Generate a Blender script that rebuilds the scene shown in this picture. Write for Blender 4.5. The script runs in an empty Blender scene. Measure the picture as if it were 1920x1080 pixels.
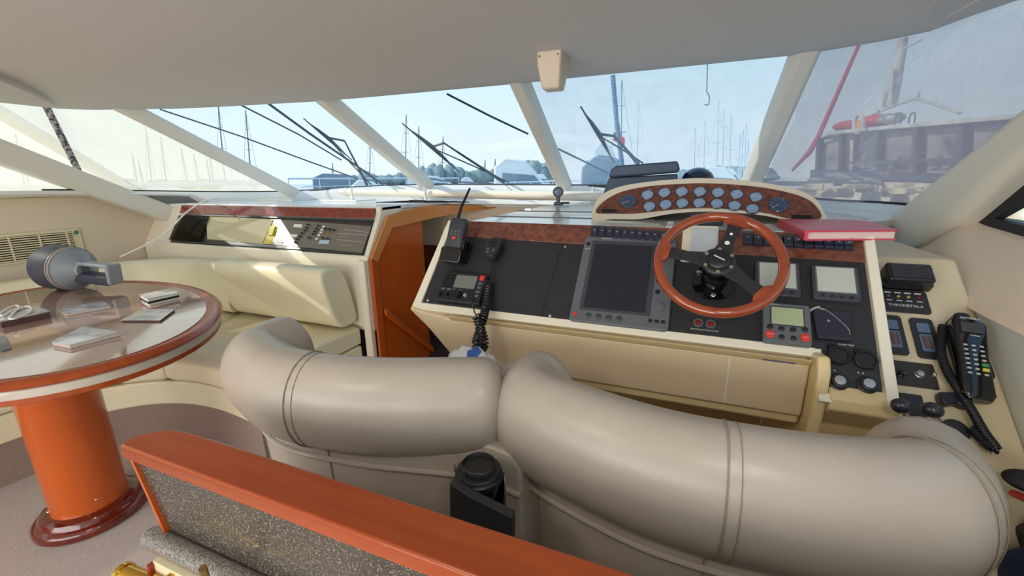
import bpy, bmesh, math, random
from mathutils import Vector, Matrix
random.seed(7)
sc = bpy.context.scene
COL = sc.collection
V = Vector
# ------------------------------------------------------------------ camera
FPX = 782.0
PIT, PSI, ROLL = math.radians(14.6), math.radians(22), math.radians(0.7)
EYE = V((0, 0, 1.32))
fwd = V((-math.sin(PSI)*math.cos(PIT), math.cos(PSI)*math.cos(PIT), -math.sin(PIT)))
r0 = V((math.cos(PSI), math.sin(PSI), 0)); u0 = r0.cross(fwd)
RT = r0*math.cos(ROLL) - u0*math.sin(ROLL); UP = u0*math.cos(ROLL) + r0*math.sin(ROLL)
cam = bpy.data.cameras.new('camera'); cam.sensor_width = 36; cam.lens = FPX/1920*36; cam.clip_start = .02; cam.clip_end = 2000
co = bpy.data.objects.new('camera', cam); COL.objects.link(co)
m3 = Matrix((RT, UP, -fwd)).transposed()
co.matrix_world = Matrix.Translation(EYE) @ m3.to_4x4()
sc.camera = co
# ------------------------------------------------------------------ world, sun, lights, exposure
sc.view_settings.view_transform = 'Standard'; sc.view_settings.look = 'None'
sc.view_settings.gamma = 1; sc.view_settings.use_curve_mapping = False
sc.view_settings.exposure = 0.17
w = bpy.data.worlds.new('sky'); sc.world = w; w.use_nodes = True
nt = w.node_tree; nt.nodes.clear()
o_ = nt.nodes.new('ShaderNodeOutputWorld'); bg = nt.nodes.new('ShaderNodeBackground')
tc = nt.nodes.new('ShaderNodeTexCoord'); sp = nt.nodes.new('ShaderNodeSeparateXYZ'); cr_ = nt.nodes.new('ShaderNodeValToRGB')
nt.links.new(tc.outputs['Generated'], sp.inputs[0]); nt.links.new(sp.outputs['Z'], cr_.inputs[0])
el = cr_.color_ramp.elements
el[0].position = 0.0; el[0].color = (.82, .91, .95, 1)
el[1].position = 1.0; el[1].color = (.22, .46, .84, 1)
e = el.new(.3); e.color = (.62, .84, .96, 1)
nt.links.new(cr_.outputs[0], bg.inputs[0]); bg.inputs[1].default_value = 1.05
nt.links.new(bg.outputs[0], o_.inputs[0])
sun = bpy.data.lights.new('sun', 'SUN'); sun.energy = 3.2; sun.angle = math.radians(.6); sun.color = (1, .93, .8)
so = bpy.data.objects.new('sun', sun); COL.objects.link(so)
so.rotation_euler = V((.78, .36, -.50)).to_track_quat('-Z', 'Y').to_euler()
def area(name, loc, to, sx, sy, pw, col=(1, .95, .88)):
    l = bpy.data.lights.new(name, 'AREA'); l.shape = 'RECTANGLE'; l.size = sx; l.size_y = sy; l.energy = pw; l.color = col
    o = bpy.data.objects.new(name, l); COL.objects.link(o); o.location = loc
    o.rotation_euler = (V(to)-V(loc)).to_track_quat('-Z', 'Y').to_euler(); return o
area('saloon_fill', (-1.5, -2.6, 1.0), (-1.4, 1.5, 1.35), 3.6, 1.5, 70)  # added fill behind the camera, standing in for daylight from aft
area('seat_fill', (-.9, -.35, 1.74), (-.9, .1, 0), .25, .25, 3)  # added unseen fill that lifts the shaded seat backs
area('seat_fill', (.35, -.3, 1.74), (.3, .2, 0), .25, .25, 3)  # second added seat fill, no fitting modelled
# ------------------------------------------------------------------ measuring helpers (pixel -> point on a real plane)
def ray(x, y): return fwd + RT*((x-960)/FPX) - UP*((y-540)/FPX)
def onz(x, y, z): d = ray(x, y); return EYE + d*((z-EYE.z)/d.z)
def onY(x, y, Y): d = ray(x, y); return EYE + d*(Y/d.y)
def onX(x, y, X): d = ray(x, y); return EYE + d*(X/d.x)
def far(x, y, D): d = ray(x, y); return EYE + d*(D/math.hypot(d.x, d.y))
def frame(o, ex, ey):
    ex = V(ex).normalized(); ez = ex.cross(V(ey)).normalized(); ey = ez.cross(ex)
    M = Matrix((ex, ey, ez)).transposed().to_4x4(); M.translation = V(o); return M
def inF(x, y, F_, h=0.0):
    n = F_.col[2].xyz; p = F_.translation + n*h; d = ray(x, y)
    q = EYE + d*((p-EYE).dot(n)/d.dot(n)); l = F_.inverted() @ q; return l.x, l.y
# ------------------------------------------------------------------ materials
def lin(c):
    return tuple(((v/255)/12.92 if v/255 <= .04045 else ((v/255+.055)/1.055)**2.4) for v in c)
MATS = {}
def mat(name, rgb, rough=.5, metal=0, coat=0, spec=.5, noise=None, bump=None, emit=None, trans=0, wave=None, sheen=0):
    """noise=(scale, rgb2, strength, detail)  bump=(scale, strength, dist)"""
    if name in MATS: return MATS[name]
    m = bpy.data.materials.new(name); m.use_nodes = True; n = m.node_tree.nodes; L = m.node_tree.links
    b = n['Principled BSDF']; b.inputs['Base Color'].default_value = (*lin(rgb), 1); b.inputs['Roughness'].default_value = rough
    b.inputs['Metallic'].default_value = metal; b.inputs['Coat Weight'].default_value = coat; b.inputs['Coat Roughness'].default_value = .05
    b.inputs['Specular IOR Level'].default_value = spec
    if sheen: b.inputs['Sheen Weight'].default_value = sheen
    t = n.new('ShaderNodeTexCoord')
    if noise or wave:
        mx = n.new('ShaderNodeMix'); mx.data_type = 'RGBA'
        rp = n.new('ShaderNodeValToRGB')
        if wave:
            mp = n.new('ShaderNodeMapping'); mp.inputs['Scale'].default_value = wave[4] if len(wave) > 4 else (1, 1, 1)
            tx = n.new('ShaderNodeTexNoise'); tx.inputs['Scale'].default_value = wave[0]; tx.inputs['Detail'].default_value = 6
            tx.inputs['Distortion'].default_value = wave[3]; L.new(t.outputs['Object'], mp.inputs[0]); L.new(mp.outputs[0], tx.inputs['Vector'])
            c2, s2 = wave[1], wave[2]
        else:
            tx = n.new('ShaderNodeTexNoise'); tx.inputs['Scale'].default_value = noise[0]; tx.inputs['Detail'].default_value = noise[3] if len(noise) > 3 else 4
            L.new(t.outputs['Object'], tx.inputs['Vector']); c2, s2 = noise[1], noise[2]
        mid = noise[4] if noise and len(noise) > 4 else .5; rp.color_ramp.elements[0].position = mid-s2; rp.color_ramp.elements[1].position = mid+s2
        L.new(tx.outputs['Fac'], rp.inputs[0]); L.new(rp.outputs[0], mx.inputs[0])
        mx.inputs[6].default_value = (*lin(rgb), 1); mx.inputs[7].default_value = (*lin(c2), 1); L.new(mx.outputs[2], b.inputs['Base Color'])
    if bump:
        bn = n.new('ShaderNodeTexNoise'); bn.inputs['Scale'].default_value = bump[0]; bn.inputs['Detail'].default_value = 5
        L.new(t.outputs['Object'], bn.inputs['Vector']); bp = n.new('ShaderNodeBump'); bp.inputs['Strength'].default_value = bump[1]; bp.inputs['Distance'].default_value = bump[2]
        L.new(bn.outputs['Fac'], bp.inputs['Height']); L.new(bp.outputs[0], b.inputs['Normal'])
    if emit: b.inputs['Emission Color'].default_value = (*lin(rgb), 1); b.inputs['Emission Strength'].default_value = emit
    MATS[name] = m; return m
def glass(name, tint=(.97, .99, 1), refl=.06, rough=.0):
    m = bpy.data.materials.new(name); m.use_nodes = True; n = m.node_tree.nodes; L = m.node_tree.links; n.clear()
    o = n.new('ShaderNodeOutputMaterial'); a = n.new('ShaderNodeBsdfTransparent'); g = n.new('ShaderNodeBsdfGlossy'); x = n.new('ShaderNodeMixShader')
    fr = n.new('ShaderNodeLayerWeight'); fr.inputs[0].default_value = .3; mm = n.new('ShaderNodeMath'); mm.operation = 'MULTIPLY'; mm.inputs[1].default_value = refl*3
    a.inputs[0].default_value = (*tint, 1); g.inputs['Roughness'].default_value = rough
    L.new(fr.outputs['Fresnel'], mm.inputs[0]); L.new(mm.outputs[0], x.inputs[0]); L.new(a.outputs[0], x.inputs[1]); L.new(g.outputs[0], x.inputs[2]); L.new(x.outputs[0], o.inputs[0])
    return m
def meshcloth(name, rgb, cover, scale=260, transl=.5):
    """woven mesh sun cover: opaque threads with open holes"""
    m = bpy.data.materials.new(name); m.use_nodes = True; n = m.node_tree.nodes; L = m.node_tree.links; n.clear()
    o = n.new('ShaderNodeOutputMaterial'); a = n.new('ShaderNodeBsdfTransparent'); d = n.new('ShaderNodeBsdfDiffuse'); tr = n.new('ShaderNodeBsdfTranslucent')
    d.inputs[0].default_value = (*lin(rgb), 1); tr.inputs[0].default_value = (*lin(rgb), 1)
    x1 = n.new('ShaderNodeMixShader'); x1.inputs[0].default_value = transl; L.new(d.outputs[0], x1.inputs[1]); L.new(tr.outputs[0], x1.inputs[2])
    t = n.new('ShaderNodeTexCoord'); wv = n.new('ShaderNodeTexWave'); wv.bands_direction = 'Z'; wv.inputs['Scale'].default_value = scale
    wv.inputs['Distortion'].default_value = 1.2; wv.inputs['Detail'].default_value = 1.5; wv.inputs['Detail Scale'].default_value = .06
    L.new(t.outputs['Object'], wv.inputs[0])
    ns = n.new('ShaderNodeTexNoise'); ns.inputs['Scale'].default_value = 9; L.new(t.outputs['Object'], ns.inputs[0])
    mr = n.new('ShaderNodeMapRange'); mr.inputs['To Min'].default_value = cover-.12; mr.inputs['To Max'].default_value = cover+.12; L.new(wv.outputs['Fac'], mr.inputs[0])
    ad = n.new('ShaderNodeMath'); ad.operation = 'MULTIPLY_ADD'; ad.inputs[1].default_value = .1; L.new(ns.outputs['Fac'], ad.inputs[0]); L.new(mr.outputs[0], ad.inputs[2])
    x = n.new('ShaderNodeMixShader'); L.new(ad.outputs[0], x.inputs[0]); L.new(a.outputs[0], x.inputs[1]); L.new(x1.outputs[0], x.inputs[2]); L.new(x.outputs[0], o.inputs[0])
    return m
HEAD = mat('headlining', (218, 213, 207), .95, noise=(400, (211, 206, 199), .2), bump=(900, .25, .001))
WALLF = mat('wall_fabric', (232, 216, 192), .9, noise=(300, (222, 204, 180), .2), bump=(700, .3, .001))
GEL = mat('gelcoat', (240, 231, 210), .28, coat=.3)
GELA = mat('aged_gelcoat', (230, 204, 152), .35, coat=.2)
GELW = mat('white_gelcoat', (232, 232, 228), .22, coat=.5)
FRAMEW = mat('cream_vinyl', (226, 220, 206), .5)
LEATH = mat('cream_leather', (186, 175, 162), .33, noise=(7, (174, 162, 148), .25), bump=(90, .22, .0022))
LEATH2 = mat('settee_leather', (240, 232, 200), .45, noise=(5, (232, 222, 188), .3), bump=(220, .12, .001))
STITCH = mat('stitching', (150, 136, 118), .8)
CHERRY = mat('cherry_wood', (200, 92, 32), .22, coat=.25, spec=.35, wave=(5, (188, 84, 28), .25, .6, (6, 6, .7)))
CHERRYX = mat('cherry_wood_long', (172, 80, 36), .25, coat=.2, spec=.3, wave=(6, (150, 62, 26), .25, .6, (.6, 6, 6)))
LIGHTW = mat('light_cherry', (226, 150, 80), .25, coat=.3, wave=(5, (210, 130, 62), .3, .4, (6, .6, 6)))
MAHOG = mat('mahogany', (120, 40, 22), .15, coat=.7, wave=(8, (84, 24, 16), .25, .5, (6, 6, 1)))
BURL = mat('burl_walnut', (136, 78, 58), .15, coat=.8, noise=(60, (92, 50, 42), .16, 10))
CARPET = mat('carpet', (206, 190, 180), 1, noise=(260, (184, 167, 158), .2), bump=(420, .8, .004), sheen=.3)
BLK = mat('black_panel', (48, 49, 53), .45, noise=(600, (36, 35, 38), .2))
BPLAS = mat('black_plastic', (30, 31, 36), .35)
BSHINE = mat('black_gloss', (14, 14, 17), .12, coat=.4)
RUB = mat('black_rubber', (34, 34, 38), .7)
GREYP = mat('grey_plastic', (96, 99, 104), .4)
GREYD = mat('dark_grey_plastic', (62, 65, 72), .4)
SCR = mat('dark_screen', (40, 43, 52), .12, spec=.4)
LCD = mat('green_lcd', (168, 178, 140), .2)
LCDG = mat('grey_lcd', (190, 194, 184), .18)
RED = mat('red_button', (216, 52, 44), .4)
LETTER = mat('pale_lettering', (205, 205, 205), .5)
DLET = mat('dark_lettering', (60, 52, 40), .6)
CHROME = mat('chrome', (220, 220, 222), .12, metal=1)
BRASS = mat('brass', (225, 180, 80), .15, metal=1)
WHT = mat('white_plastic', (238, 236, 228), .4)
SWB = mat('switch_blue_black', (44, 50, 66), .35)
GRAN = mat('speckled_granite', (58, 53, 48), .3, noise=(330, (170, 160, 144), .08, 3, .62), coat=.2)
GRANL = mat('speckled_granite_edge', (150, 144, 136), .3, noise=(330, (92, 86, 80), .1, 3), coat=.2)
NAVY = mat('blue_grey_vinyl', (66, 82, 108), .5)
TANTOP = mat('table_veneer', (178, 146, 128), .06, coat=1, noise=(24, (166, 134, 118), .2, 6))
INLAY = mat('grey_inlay', (196, 186, 172), .35)
CREAMP = mat('cream_plastic', (226, 214, 178), .4)
DRK = mat('dark_void', (16, 14, 13), .9)
GL = glass('window_glass', refl=.025); GLD = glass('smoked_glass', (.35, .33, .3), .12)
MESHR = meshcloth('grey_mesh_cover', (206, 190, 194), .40, 115, .6)
MESHL = meshcloth('white_mesh_cover', (255, 244, 224), .46, 150, .65)
MESHF = meshcloth('light_mesh_cover', (190, 210, 225), .13, 130, .5)
# ------------------------------------------------------------------ mesh builder
WL = {}
class MB:
    def __init__(s, fr=None): s.bm = bmesh.new(); s.fr = fr if fr is not None else Matrix.Identity(4)
    def v(s, c): return s.bm.verts.new(s.fr @ V(c))
    def face(s, vs):
        try: return s.bm.faces.new(vs)
        except ValueError: return None
    def box(s, c, sz, rz=0, rx=0):
        M = Matrix.Rotation(rz, 4, 'Z') @ Matrix.Rotation(rx, 4, 'X')
        P = [s.v(V(c) + M @ V((x*sz[0]/2, y*sz[1]/2, z*sz[2]/2))) for x in (-1, 1) for y in (-1, 1) for z in (-1, 1)]
        for f in ((0, 1, 3, 2), (4, 6, 7, 5), (0, 4, 5, 1), (2, 3, 7, 6), (0, 2, 6, 4), (1, 5, 7, 3)): s.face([P[i] for i in f])
        return s
    def prism(s, pts, a, b, ax='z'):
        f = {'z': lambda p, h: (p[0], p[1], h), 'x': lambda p, h: (h, p[0], p[1]), 'y': lambda p, h: (p[0], h, p[1])}[ax]
        A = [s.v(f(p, a)) for p in pts]; B = [s.v(f(p, b)) for p in pts]; n = len(pts)
        s.face(A[::-1]); s.face(B)
        for i in range(n): s.face([A[i], A[(i+1) % n], B[(i+1) % n], B[i]])
        return s
    def loft(s, rings, cap=True, closed=True, loop=False):
        R = [[s.v(p) for p in r] for r in rings]; n = len(R[0]); rr = range(len(R)) if loop else range(len(R)-1)
        for i in rr:
            A, B = R[i], R[(i+1) % len(R)]
            for j in range(n if closed else n-1): s.face([A[j], A[(j+1) % n], B[(j+1) % n], B[j]])
        if cap and closed and not loop: s.face(R[0][::-1]); s.face(R[-1])
        return s
    def tube(s, pts, r, n=10, closed=False, rv=None, upv=None):
        P = [V(p) for p in pts]; N = len(P); rs = r if isinstance(r, (list, tuple)) else [r]*N; rings = []; prev = None
        for i in range(N):
            T = (P[(i+1) % N]-P[i-1]) if closed else (P[min(i+1, N-1)]-P[max(i-1, 0)])
            T = T.normalized() if T.length > 1e-9 else V((0, 0, 1))
            if upv is not None: S = T.cross(V(upv)).normalized()
            elif prev is None: S = T.cross(V((0, 0, 1)) if abs(T.z) < .9 else V((1, 0, 0))).normalized()
            else: S = (prev - T*prev.dot(T)).normalized()
            prev = S; U = S.cross(T); k = (rv/rs[i]) if rv else 1
            rings.append([P[i] + S*rs[i]*math.cos(a) + U*rs[i]*k*math.sin(a) for a in [2*math.pi*j/n for j in range(n)]])
        return s.loft(rings, loop=closed)
    def cyl(s, a, b, r, r2=None, n=20): return s.tube([a, b], [r, r if r2 is None else r2], n)
    def lathe(s, prof, c=(0, 0, 0), n=32, sx=1, sy=1):
        c = V(c); return s.loft([[c + V((r*sx*math.cos(2*math.pi*j/n), r*sy*math.sin(2*math.pi*j/n), h)) for j in range(n)] for r, h in prof])
    def ell(s, c, r, nu=20, nv=12):
        c = V(c); return s.loft([[c + V((r[0]*math.sin(t)*math.cos(p), r[1]*math.sin(t)*math.sin(p), r[2]*math.cos(t))) for p in [2*math.pi*j/nu for j in range(nu)]] for t in [max(.02, min(math.pi-.02, math.pi*i/nv)) for i in range(nv+1)]])
    def grid(s, rows): return s.loft(rows, cap=False, closed=False)
    def build(s, name, m, parent=None, bevel=0, seg=2, smooth=38, label=None, kind=None, solid=0, sub=0):
        bmesh.ops.remove_doubles(s.bm, verts=s.bm.verts, dist=1e-6)
        bmesh.ops.recalc_face_normals(s.bm, faces=s.bm.faces)
        vs = [v.co.copy() for v in s.bm.verts]
        if parent is not None: O = WL[parent.name]
        else:
            O = V((sum(v.x for v in vs)/len(vs), sum(v.y for v in vs)/len(vs), min(v.z for v in vs)))
        for v in s.bm.verts: v.co -= O
        for f in s.bm.faces: f.smooth = True
        me = bpy.data.meshes.new(name); s.bm.to_mesh(me); s.bm.free(); me.materials.append(m)
        me.set_sharp_from_angle(angle=math.radians(smooth))
        o = bpy.data.objects.new(name, me); COL.objects.link(o); WL[o.name] = O
        if parent is not None: o.parent = parent
        else: o.location = O
        if solid: q = o.modifiers.new('solid', 'SOLIDIFY'); q.thickness = abs(solid); q.offset = 1 if solid > 0 else -1
        if bevel:
            q = o.modifiers.new('bevel', 'BEVEL'); q.width = bevel; q.segments = seg; q.limit_method = 'ANGLE'; q.angle_limit = math.radians(38); q.harden_normals = True
        if sub: q = o.modifiers.new('sub', 'SUBSURF'); q.levels = sub; q.render_levels = sub
        if label: o['label'] = label
        if kind: o['kind'] = kind
        return o
def thing(name, label, cat, loc, group=None):
    o = bpy.data.objects.new(name, None); COL.objects.link(o); o.empty_display_size = .05
    o.location = V(loc); WL[o.name] = V(loc); return tag(o, label, cat, group)
def tag(o, label, cat, group=None, kind=None):
    o['label'] = label; o['category'] = cat
    if group: o['group'] = group
    if kind: o['kind'] = kind
    return o
def st(o): o['kind'] = 'structure'; return o
def text(name, s, size, F_, a, b, h, m, parent, align='CENTER', ext=.0004, label=None):
    cu = bpy.data.curves.new('t', 'FONT'); cu.body = s; cu.size = size; cu.extrude = ext; cu.align_x = align; cu.align_y = 'CENTER'; cu.resolution_u = 2
    to = bpy.data.objects.new('t', cu); COL.objects.link(to); bpy.context.view_layer.update()
    me = bpy.data.meshes.new_from_object(to.evaluated_get(bpy.context.evaluated_depsgraph_get()))
    bpy.data.objects.remove(to); me.transform(Matrix.Translation(-WL[parent.name]) @ F_ @ Matrix.Translation((a, b, h)))
    me.materials.clear(); me.materials.append(m)
    o = bpy.data.objects.new(name, me); COL.objects.link(o); o.parent = parent; WL[o.name] = WL[parent.name]
    if label: o['label'] = label
    return o
def cat(P, n=8, closed=False):
    P = [V(p) for p in P]; Q = [P[-1], *P, P[0], P[1]] if closed else [2*P[0]-P[1], *P, 2*P[-1]-P[-2]]; out = []
    for i in range(1, len(Q)-2):
        a, b, c, d = Q[i-1:i+3]
        for k in range(n):
            t = k/n; out.append(.5*((2*b)+(-a+c)*t+(2*a-5*b+4*c-d)*t*t+(-a+3*b-3*c+d)*t**3))
    if not closed: out.append(Q[-2])
    return out
def rrect(a0, b0, a1, b1, r, n=5):
    out = []
    for cx, cy, s in ((a1-r, b1-r, 0), (a0+r, b1-r, 90), (a0+r, b0+r, 180), (a1-r, b0+r, 270)):
        for k in range(n+1): t = math.radians(s+90*k/n); out.append((cx+r*math.cos(t), cy+r*math.sin(t)))
    return out
def helix(path, R_, r, turns, n=7, per=12):
    P = cat(path, 14); L = [0]
    for i in range(1, len(P)): L.append(L[-1]+(P[i]-P[i-1]).length)
    N = int(turns*per); out = []; prev = None; j = 0
    for k in range(N+1):
        t = L[-1]*k/N
        while j < len(L)-2 and L[j+1] < t: j += 1
        f = (t-L[j])/max(1e-9, L[j+1]-L[j]); c = P[j].lerp(P[j+1], f); T = (P[j+1]-P[j]).normalized()
        S = T.cross(V((0, 0, 1)) if abs(T.z) < .95 else V((1, 0, 0))).normalized() if prev is None else (prev-T*prev.dot(T)).normalized()
        prev = S; U = S.cross(T); a = 2*math.pi*k/per; out.append(c + S*R_*math.cos(a) + U*R_*math.sin(a))
    return out

# ================================================================== STRUCTURE
# floor and ceiling
st(MB().box((-1.45, .75, -.02), (5.1, 5.4, .04)).build('floor', CARPET))
edge = [(-3.66, -2.0), (-3.64, .4), (-3.6, 1.26), (-3.585, 1.52), (-3.45, 1.63), (-3.252, 1.706), (-2.977, 1.819), (-2.646, 1.894), (-2.3, 1.955), (-1.996, 2.01), (-1.6, 2.035), (-1.327, 2.045), (-.822, 2.068), (-.219, 2.064), (.2, 2.064), (.337, 2.063), (.437, 2.045), (.6, 1.985), (.699, 1.925), (.743, 1.8), (.80, 1.68), (.84, .8), (.86, -2.0)]
rows = []
for s_, z in ((-.03, 1.92), (-.025, 1.83), (-.012, 1.785), (0, 1.77), (.012, 1.767), (.035, 1.772), (.08, 1.786), (.16, 1.798), (.3, 1.808), (.6, 1.822), (.98, 1.83)):
    rows.append([(x+(-1.4-x)*s_, y+(-2.0-y)*s_*1.0, z) for x, y in edge])
st(MB().grid(rows[::-1]).build('ceiling', HEAD, smooth=60))
# side coamings of the headlining (lighter strips seen on both sides)
def ceilstrip(name, px, z):
    P = [onz(x, y, z) for x, y in px]; st(MB().prism([(p.x, p.y) for p in P], z, z+.03).build(name, HEAD, bevel=.006))
st(MB().prism([(-3.575, 1.54), (-3.084, 1.22), (-2.838, 1.03), (-2.66, .80), (-2.60, .3), (-2.60, -2.0), (-3.625, -2.0), (-3.605, .4), (-3.575, 1.26)], 1.768, 1.85).build('trim_1', HEAD, bevel=.012, seg=3))
ceilstrip('trim_2', [(1735, 53), (1835, 0), (1960, -70), (2060, -40), (1920, -2), (1820, 30), (1742, 58)], 1.7665)
ceilstrip('trim_3', [(1714, 57), (1755, 0), (1800, -60), (1930, -60), (1835, -4), (1733, 51)], 1.770)
# windscreen base curve (bottom of the glass)
WB = [(-3.78, -.4, 1.29), (-3.75, 1.2, 1.29), (-3.72, 1.9, 1.268), (-3.58, 2.4, 1.245), (-3.2, 2.76, 1.24), (-2.6, 2.93, 1.27), (-2.0, 3.0, 1.283), (-.83, 3.0, 1.273), (-.2, 2.98, 1.262), (.38, 2.9, 1.24), (.66, 2.62, 1.2), (.8, 2.12, 1.205), (.82, 1.6, 1.2)]
WBc = cat(WB, 5)
inn = []
for i, p in enumerate(WBc):
    T = (WBc[min(i+1, len(WBc)-1)]-WBc[max(i-1, 0)]).normalized(); inn.append(V((T.y, -T.x, 0)).normalized())
def port(p): return p.x < -3.6 and p.y < 2.3
rows = [[p-n*.21+V((0, 0, -.25)) for p, n in zip(WBc, inn)], [p-n*.20+V((0, 0, -.03)) for p, n in zip(WBc, inn)], [p-n*.02 for p, n in zip(WBc, inn)], [p+n*.015+V((0, 0, 0)) for p, n in zip(WBc, inn)], [p+n*.03+V((0, 0, -.02)) for p, n in zip(WBc, inn)],
        [V((p.x, p.y, max(1.178, p.z-.06) if not port(p) else p.z-.03))+n*(.045 if not port(p) else .02) for p, n in zip(WBc, inn)], [V((p.x, p.y, 1.162 if not port(p) else p.z-.035))+n*(.05 if not port(p) else -.02) for p, n in zip(WBc, inn)], [V((p.x, p.y, 1.12 if not port(p) else p.z-.04))+n*(.06 if not port(p) else -.06) for p, n in zip(WBc, inn)]]
st(MB().grid([[tuple(q) for q in r[2:]] for r in rows]).build('trim_4', GELW, smooth=50))
st(MB().tube([p+n*.004+V((0, 0, .004)) for p, n in zip(WBc, inn)][6:], .006, 6).build('trim_5', RUB))
# dashboard deck: left lobe, bridge, right lobe
Lp = [(-3.9, 2.06), (-3.52, 2.10), (-1.70, 2.10), (-1.70, 2.86), (-.742, 2.86), (-.742, 1.25), (.425, 1.25), (.47, 1.42), (.60, 1.78), (.80, 1.98), (.86, 2.2), (.7, 2.7), (.4, 2.98), (-.2, 3.05), (-2.0, 3.08), (-2.6, 3.0), (-3.2, 2.84), (-3.6, 2.48), (-3.84, 2.3)]
st(MB().prism(Lp, 1.14, 1.17).build('trim_6', GELW, bevel=.008))
# mullions
def mullion(name, top, bot, wd, dp, roll=0):
    a, b = V(top), V(bot); T = (b-a).normalized(); S = T.cross(V((0, 0, 1))).normalized(); N = S.cross(T)
    if roll: R_ = Matrix.Rotation(roll, 3, T); S = R_ @ S; N = R_ @ N
    a = a-T*.1; b = b+T*.06
    pr = [(-wd/2, dp*.5), (-wd/2, 0), (-wd*.30, -dp*.5), (wd*.30, -dp*.5), (wd/2, 0), (wd/2, dp*.5)]
    return st(MB().loft([[c + S*x*k + N*(-y if N.z < 0 else -y) * -1 for x, y in pr] for c, k in ((a, 1), (b, 1.05))]).build(name, FRAMEW, bevel=.012, seg=3))
mullion('trim_7', (-3.29, 1.70, 1.79), (-3.17, 2.74, 1.235), .095, .085)
mullion('trim_8', (-1.985, 2.03, 1.79), (-1.93, 2.965, 1.28), .095, .085)
mullion('trim_9', (-.80, 2.09, 1.79), (-.795, 2.97, 1.275), .095, .085)
mullion('trim_10', (.395, 2.05, 1.80), (.36, 2.86, 1.255), .10, .085)
# raked side pillars
st(MB().prism([(2.28, 1.02), (2.193, 1.10), (1.287, 1.581), (.9, 1.785), (.45, 1.785), (1.255, 1.436), (2.08, 1.015), (2.2, .97)], -3.80, -3.70, 'x').build('trim_11', FRAMEW, bevel=.02, seg=4))
st(MB().prism([(2.08, 1.04), (1.93, 1.20), (1.87, 1.221), (1.414, 1.464), (.8, 1.79), (.45, 1.79), (1.367, 1.34), (1.548, 1.197), (1.70, 1.10), (1.98, 1.05)], .70, .80, 'x').build('trim_12', FRAMEW, bevel=.045, seg=5))
# walls
st(MB().prism([(-2.0, 0), (2.6, 0), (2.6, 1.0), (2.25, 1.12), (1.9, 1.24), (-2.0, 1.275)], -3.95, -3.87, 'x').build('wall_left', WALLF, bevel=.005))
st(MB().box((-3.83, -.2, 1.262), (.12, 3.6, .03)).build('trim_13', CREAMP, bevel=.005))
st(MB().prism([(-2.0, 0), (2.6, 0), (2.6, 1.16), (1.1, 1.05), (-2.0, 1.05)], .615, .68, 'x').build('wall_right', mat('pale_wall_vinyl', (214, 214, 200), .6)))
# padded panel under the starboard window
pad = [onX(x, y, .600) for x, y in [(1742, 500), (1752, 530), (1775, 553), (1840, 590), (1925, 632)]]
padt = [onX(x, y, .76) for x, y in [(1706, 470), (1745, 445), (1800, 412), (1850, 425), (1925, 447)]]
padl = cat(pad, 5); padu = cat(padt, 5)
padl += [V((.600, .5, .93)), V((.600, -1.5, .93))]; padu += [V((.76, .5, 1.17)), V((.76, -1.5, 1.17))]
rows = [[p+V((.05, 0, -.0)) for p in padl], [p for p in padl]] + [[a.lerp(b, t)+V((-.012*math.sin(math.pi*t), 0, 0)) for a, b in zip(padl, padu)] for t in (.08, .2, .4, .6, .8, .93)] + [list(padu), [p+V((.06, 0, .0)) for p in padu]]
st(MB().grid(rows).build('trim_14', WALLF, smooth=70))
# front bulkhead seen down the companionway
st(MB().box((-1.9, 3.02, .97), (2.6, .03, .36)).build('wall_front', WALLF))
st(MB().box((-1.9, 3.01, .395), (2.6, .03, .79)).build('door_1', MAHOG))
# windows -----------------------------------------------------------
def pane(name, pts, m=GL, t=.006):
    P = [V(p) for p in pts]; n = (P[1]-P[0]).cross(P[2]-P[0]).normalized()
    b = MB(); b.loft([P, [p+n*t for p in P]]); return b
def window(name, pts, off, clothm=None, rub=True, grow=1.0):
    root = bpy.data.objects.new(name, None); COL.objects.link(root); P = [V(p) for p in pts]; c = sum(P, V())/len(P); root.location = c; WL[root.name] = c; st(root)
    pane('pane', P).build('pane', GL, root)
    if rub: MB().tube(P, .009, 6, closed=True).build('gasket', RUB, root)
    if clothm: pane('x', [c+(p-c)*grow+V(off) for p in P], t=.002).build('mesh_cover', clothm, root, label='woven mesh sun cover outside the glass')
    return root
zt = 1.80; o3 = V((0, 0, 0))
window('window_1', [(-3.2, 2.77, 1.235), (-2.62, 2.93, 1.262), (-2.0, 3.0, 1.275), (-2.0, 2.07, zt), (-2.65, 1.96, zt), (-3.28, 1.76, zt)], (0, .02, .03))
window('window_2', [(-1.96, 3.0, 1.277), (-.84, 3.0, 1.27), (-.84, 2.12, zt), (-1.96, 2.07, zt)], (0, .02, .03))
window('window_3', [(-.78, 3.0, 1.27), (.37, 2.9, 1.24), (.38, 2.1, zt), (-.78, 2.12, zt)], (0, .02, .03), MESHF)
window('window_4', [(-3.78, 1.9, 1.262), (-3.6, 2.4, 1.24), (-3.24, 2.76, 1.232), (-3.34, 1.78, zt), (-3.62, 1.55, zt), (-3.69, 1.2, zt)], (-.15, .05, .02), MESHL, rub=False, grow=1.12)
window('window_5', [(-3.82, -1.8, 1.28), (-3.82, 1.9, 1.265), (-3.71, 1.2, zt), (-3.70, -1.8, zt)], (-.18, 0, .0), MESHL, rub=False, grow=1.1)
window('window_6', [(.42, 2.88, 1.235), (.68, 2.62, 1.19), (.84, 2.1, 1.19), (.84, 1.3, 1.4), (.83, .9, zt), (.80, 1.7, zt), (.70, 2.0, zt), (.44, 2.1, zt)], (.02, .02, .01), MESHR, rub=False, grow=1.05)
w7 = window('window_7', [(.79, 1.62, 1.21), (.79, .2, 1.15), (.79, .2, 1.70), (.79, .55, 1.70)], (.03, 0, 0), None, rub=False)
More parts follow.
